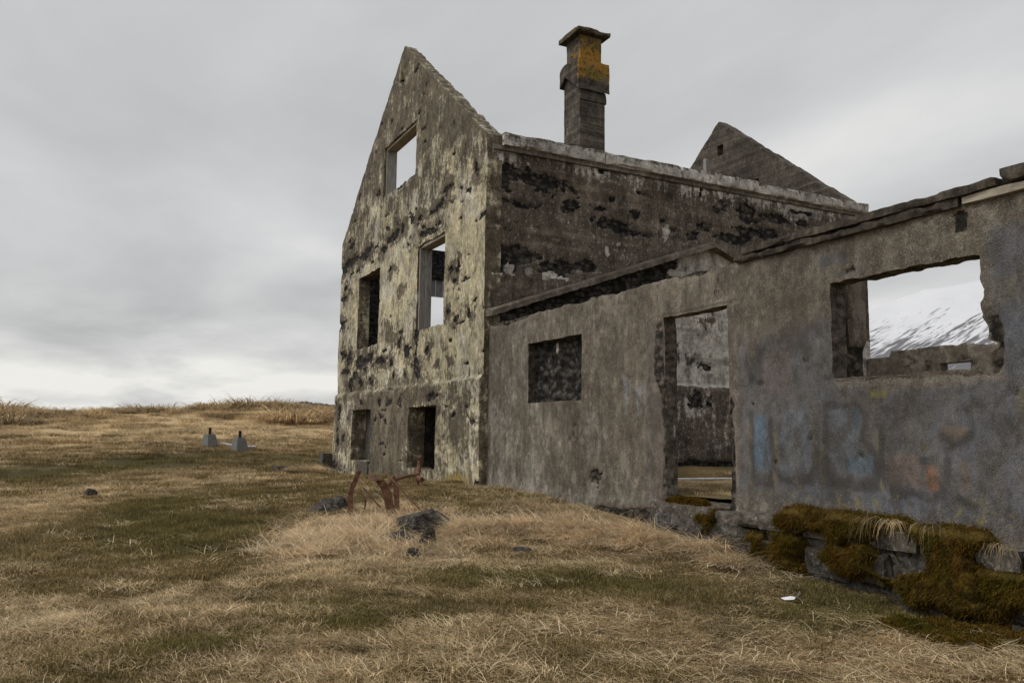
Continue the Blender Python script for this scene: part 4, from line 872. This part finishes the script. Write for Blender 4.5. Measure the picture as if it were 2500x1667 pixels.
def proto(coll, name, n, *a, mat=None, **k):
    V, F = blades(n, *a, **k); me = bpy.data.meshes.new(name); me.from_pydata(V, [], F); me.materials.append(mat); me.update()
    o = bpy.data.objects.new(name, me); coll.objects.link(o); return o
def coll(name): return bpy.data.collections.new(name)
C_dry = coll('dry_grass_sources'); C_grn = coll('short_grass_sources'); C_hay = coll('hay_sources'); C_tus = coll('tussock_sources'); C_str = coll('straw_sources')
for i in range(6): proto(C_dry, 'dry_blades_%d' % i, 95, .15, (.03, .12), (.9, 1.52), 1.1, .0058, 300+i, mat=M_dry)
for i in range(5): proto(C_grn, 'short_blades_%d' % i, 120, .15, (.015, .055), (.3, 1.45), 3.0, .0055, 320+i, mat=M_grn)
for i in range(6): proto(C_hay, 'hay_blades_%d' % i, 60, .15, (.12, .38), (.75, 1.5), .85, .0065, 340+i, mat=M_hay, seg=5, droop=.9)
for i in range(6): proto(C_str, 'straw_blades_%d' % i, 16, .16, (.08, .26), (1.25, 1.54), 1.3, .0042, 380+i, mat=M_straw, seg=5, droop=.25)
for i in range(5): proto(C_tus, 'tussock_blades_%d' % i, 300, .36, (.16, .46), (.3, 1.3), .6, .017, 360+i, mat=M_dry, seg=4, droop=2.3, flow=True)

def scatter(name, P, rotz, scl, tint, coll_, nvar, kind='stuff', tiltxy=None):
    n = len(P); me = bpy.data.meshes.new(name); me.from_pydata(np.asarray(P).tolist(), [], []); me.update()
    def fa(nm, typ, data, key='value'):
        a = me.attributes.new(nm, typ, 'POINT'); a.data.foreach_set(key, data)
    fa('rot', 'FLOAT_VECTOR', np.stack([(tiltxy[0] if tiltxy else np.zeros(n)), (tiltxy[1] if tiltxy else np.zeros(n)), rotz], 1).astype(np.float32).ravel(), 'vector')
    fa('scl', 'FLOAT', np.asarray(scl, np.float32)); fa('tint', 'FLOAT', np.asarray(tint, np.float32)); fa('idx', 'INT', rng.integers(0, nvar, n).astype(np.int32))
    o = bpy.data.objects.new(name, me); COL.objects.link(o); tag(o, kind=kind)
    ng = bpy.data.node_groups.new(name+'_nodes', 'GeometryNodeTree'); ng.interface.new_socket('Geometry', in_out='INPUT', socket_type='NodeSocketGeometry'); ng.interface.new_socket('Geometry', in_out='OUTPUT', socket_type='NodeSocketGeometry')
    N = ng.nodes; gi = N.new('NodeGroupInput'); go = N.new('NodeGroupOutput'); ip = N.new('GeometryNodeInstanceOnPoints'); ci = N.new('GeometryNodeCollectionInfo')
    ci.inputs[0].default_value = coll_; ci.inputs['Separate Children'].default_value = True; ci.inputs['Reset Children'].default_value = True
    def na(nm, typ): q_ = N.new('GeometryNodeInputNamedAttribute'); q_.data_type = typ; q_.inputs[0].default_value = nm; return q_.outputs[0]
    L = ng.links.new; L(gi.outputs[0], ip.inputs['Points']); L(ci.outputs[0], ip.inputs['Instance']); ip.inputs['Pick Instance'].default_value = True
    L(na('idx', 'INT'), ip.inputs['Instance Index'])
    er = N.new('FunctionNodeEulerToRotation'); L(na('rot', 'FLOAT_VECTOR'), er.inputs[0]); L(er.outputs[0], ip.inputs['Rotation']); L(na('scl', 'FLOAT'), ip.inputs['Scale']); L(ip.outputs[0], go.inputs[0])
    md = o.modifiers.new('scatter', 'NODES'); md.node_group = ng; return o
def sector(n, r0, r1, a0=-22, a1=78, p=1.0):
    a = R(1)*rng.uniform(a0, a1, n); r_ = np.sqrt(rng.uniform(r0**2, r1**2, n)) if p == 1 else r0*(r1/r0)**rng.uniform(0, 1, n)
    return CAMP.x+r_*np.sin(a), CAMP.y+r_*np.cos(a), r_
def outside(x, y): return ~((x > -.04) & (y > -10.45) & (y < 9.45) & (x < 9.9)) & ~((x > -.30) & (y < -5.1) & (y > -10.5))
def flow(x, y): return 2.7+2.6*(fbm(x*.45, y*.45, 3, 401)-.5)*2+rng.normal(0, .35, len(x))
def band(n, r0, r1, mul):
    x, y, r_ = sector(n, r0, r1); k = outside(x, y); return x[k], y[k], np.full(k.sum(), mul)
parts = [band(9000, 2.2, 9, 1.0), band(9000, 9, 17, 1.25), band(6000, 17, 30, 2.0), band(5000, 30, 52, 3.2)]
x = np.concatenate([p[0] for p in parts]); y = np.concatenate([p[1] for p in parts]); mul = np.concatenate([p[2] for p in parts])
d, gr_ = cover(x, y); u_ = rng.uniform(0, 1, len(x))
sel = u_ < sst(.18, .72, d)
tn = np.clip(gr_*.5, 0, 1)
scatter('dry_grass', np.stack([x, y, g(x, y)], 1)[sel], flow(x, y)[sel], (mul*rng.uniform(.75, 1.25, len(x)))[sel], tn[sel], C_dry, 6)
parts = [band(10000, 2.2, 9, 1.0), band(9500, 9, 17, 1.3), band(5000, 17, 34, 2.2)]
x = np.concatenate([p[0] for p in parts]); y = np.concatenate([p[1] for p in parts]); mul = np.concatenate([p[2] for p in parts])
d, gr_ = cover(x, y); keep = rng.uniform(0, 1, len(x)) < np.clip(1.25-d*.9, .15, 1); x, y, mul, d, gr_ = x[keep], y[keep], mul[keep], d[keep], gr_[keep]
scatter('short_grass', np.stack([x, y, g(x, y)], 1), rng.uniform(0, 6.28, len(x)), mul*rng.uniform(.7, 1.25, len(x)), np.clip(gr_*1.1, 0, .55), C_grn, 5)
x, y, mul = [np.concatenate(q_) for q_ in zip(band(2600, 2.2, 9, 1.0), band(2400, 9, 17, 1.2))]
d, gr_ = cover(x, y); keep = (rng.uniform(0, 1, len(x)) < .25+.6*d) & (fbm(x*1.3, y*1.3, 3, 441) > .44); x, y, mul = x[keep], y[keep], mul[keep]
scatter('loose_straw', np.stack([x, y, g(x, y)+.018], 1), flow(x, y), mul*rng.uniform(.6, 1.2, len(x)), np.zeros(len(x)), C_str, 6)
# long hay round the scrap iron and along the annex wall
H = []
for cx, cy, a, b, n in [(-3.1,-3.2,.75,.8,250),(-2.2,-3.7,.75,.7,150),(-3.5,-3.8,.7,.6,130),(-2.9,-4.3,.8,.4,70),(-1.85,-4.0,.45,.4,60),(-.95,-4.5,.6,.75,110),(-.62,-5.45,.4,.45,60),(-.42,-6.2,.16,.3,26),(-.65,9.35,.6,.4,50),(-.5,-6.8,.25,.3,14),(-.6,-3.2,.3,1.2,40),(-2.2,-1.9,.4,.5,30)]:
    H.append(np.stack([rng.normal(cx, a*.55, n), rng.normal(cy, b*.55, n)], 1))
H = np.concatenate(H); H = H[outside(H[:, 0]+.05, H[:, 1])]
stn = [(-3.0,-1.15,.3),(-2.50,-3.70,.34),(-2.60,-4.05,.22),(-2.93,-4.02,.20),(-2.67,-4.28,.12)]
for sx_, sy_, sr in stn: H = H[np.hypot(H[:, 0]-sx_, H[:, 1]-sy_) > sr]
hf = np.where(H[:, 0] < -1.3, np.arctan2(H[:, 1]+3.2, H[:, 0]+2.75)*.6+3.4, 3.6)+rng.normal(0, .6, len(H))
scatter('matted_hay', np.c_[H, g(H[:, 0], H[:, 1])+.01], hf, rng.uniform(.7, 1.35, len(H)), np.zeros(len(H)), C_hay, 6)
# fringe of grass along the wall feet and round the footings
wy = np.concatenate([rng.uniform(.1, 9.3, 90), rng.uniform(-5.0, -.1, 70)]); wx = np.concatenate([-.09-rng.exponential(.05, 90), -.02-rng.exponential(.05, 70)])
fa_ = rng.uniform(0, 6.28, 16); wx = np.concatenate([wx, -2.36+.30*np.cos(fa_), -1.57+.30*np.cos(fa_)]); wy = np.concatenate([wy, 16.05+.30*np.sin(fa_), 15.0+.30*np.sin(fa_)])
scatter('wall_foot_grass', np.stack([wx, wy, g(wx, wy)-.01], 1), rng.uniform(2.2, 4.2, len(wx)), rng.uniform(.30, .65, len(wx)), rng.uniform(0, .5, len(wx)), C_hay, 6)
# grass inside the annex doorway
ax_ = rng.uniform(.6, 5, 900); ay_ = rng.uniform(-6.5, -1.8, 900); k = fl(ax_, ay_) > .08; ax_, ay_ = ax_[k], ay_[k]
scatter('annex_grass', np.stack([ax_, ay_, fl(ax_, ay_)], 1), rng.uniform(0, 6.28, len(ax_)), rng.uniform(.7, 1.2, len(ax_)), np.full(len(ax_), .12), C_dry, 6)
# tussocks on the berm
tx = np.concatenate([rng.uniform(-22, 9, 900), rng.uniform(-16, 7, 160)]); ty = np.concatenate([rng.normal(30, 2.6, 900)-.06*tx[:900], rng.uniform(18, 27, 160)])
cl_ = fbm(tx*.35, ty*.35, 3, 501); k = (cl_ > .52) | (rng.uniform(0, 1, len(tx)) < .08); tx, ty, cl_ = tx[k], ty[k], cl_[k]
ts = np.where(ty > 26, .9+3.0*np.clip(cl_-.46, 0, 1)*2.2, .5)*rng.uniform(.7, 1.3, len(tx))
scatter('dry_tussocks', np.stack([tx, ty, g(tx, ty)-.04], 1), rng.uniform(0, 6.28, len(tx)), ts, np.zeros(len(tx)), C_tus, 5)
# tufts hanging from the ledge
def hang(x, y, z, n, L, seed, label, up=False):
    r = np.random.default_rng(seed); V = []; F = []
    for i in range(n):
        px_, py_, pz_ = x+r.normal(0, .012), y+r.normal(0, .055), z+r.normal(0, .008); l = L*r.uniform(.3, 1.2); az = math.pi+r.normal(0, 1.0)
        vx, vy, vz = math.cos(az)*.8, math.sin(az)*.8, r.uniform(.3, .9); w_ = .0022; o = len(V); st = l/6
        for k in range(7):
            wk = w_*(1-k/8); V += [(px_, py_+wk, pz_), (px_, py_-wk, pz_)]; q_ = math.sqrt(vx*vx+vy*vy+vz*vz)
            px_ += vx/q_*st; py_ += vy/q_*st; pz_ += vz/q_*st; vz -= .1 if up else .55; vx *= .82
        for k in range(6): F.append((o+2*k, o+2*k+1, o+2*k+3, o+2*k+2))
    put('grass_tuft', V, F, M_dry, loc=(x, y, z), label=label, cat='grass tuft', smooth=False)
hang(-.24, -8.12, .19, 60, .30, 601, 'pale dry grass tuft drooping over the ledge at the end of the olive moss')
hang(-.25, -8.27, .19, 34, .24, 602, 'smaller straw tuft drooping over the ledge between moss curtain and bare slab')
hang(-.26, -8.62, .18, 40, .26, 603, 'thin straw tuft hanging in front of the dark moss curtain')
hang(-.30, -9.15, .12, 40, .15, 604, 'short wiry grass tuft on the last bare foundation slab')
hang(-3.22, -1.38, gz(-3.22, -1.38)+.01, 60, .18, 605, 'small green grass tuft beside the broad lava stone', True)
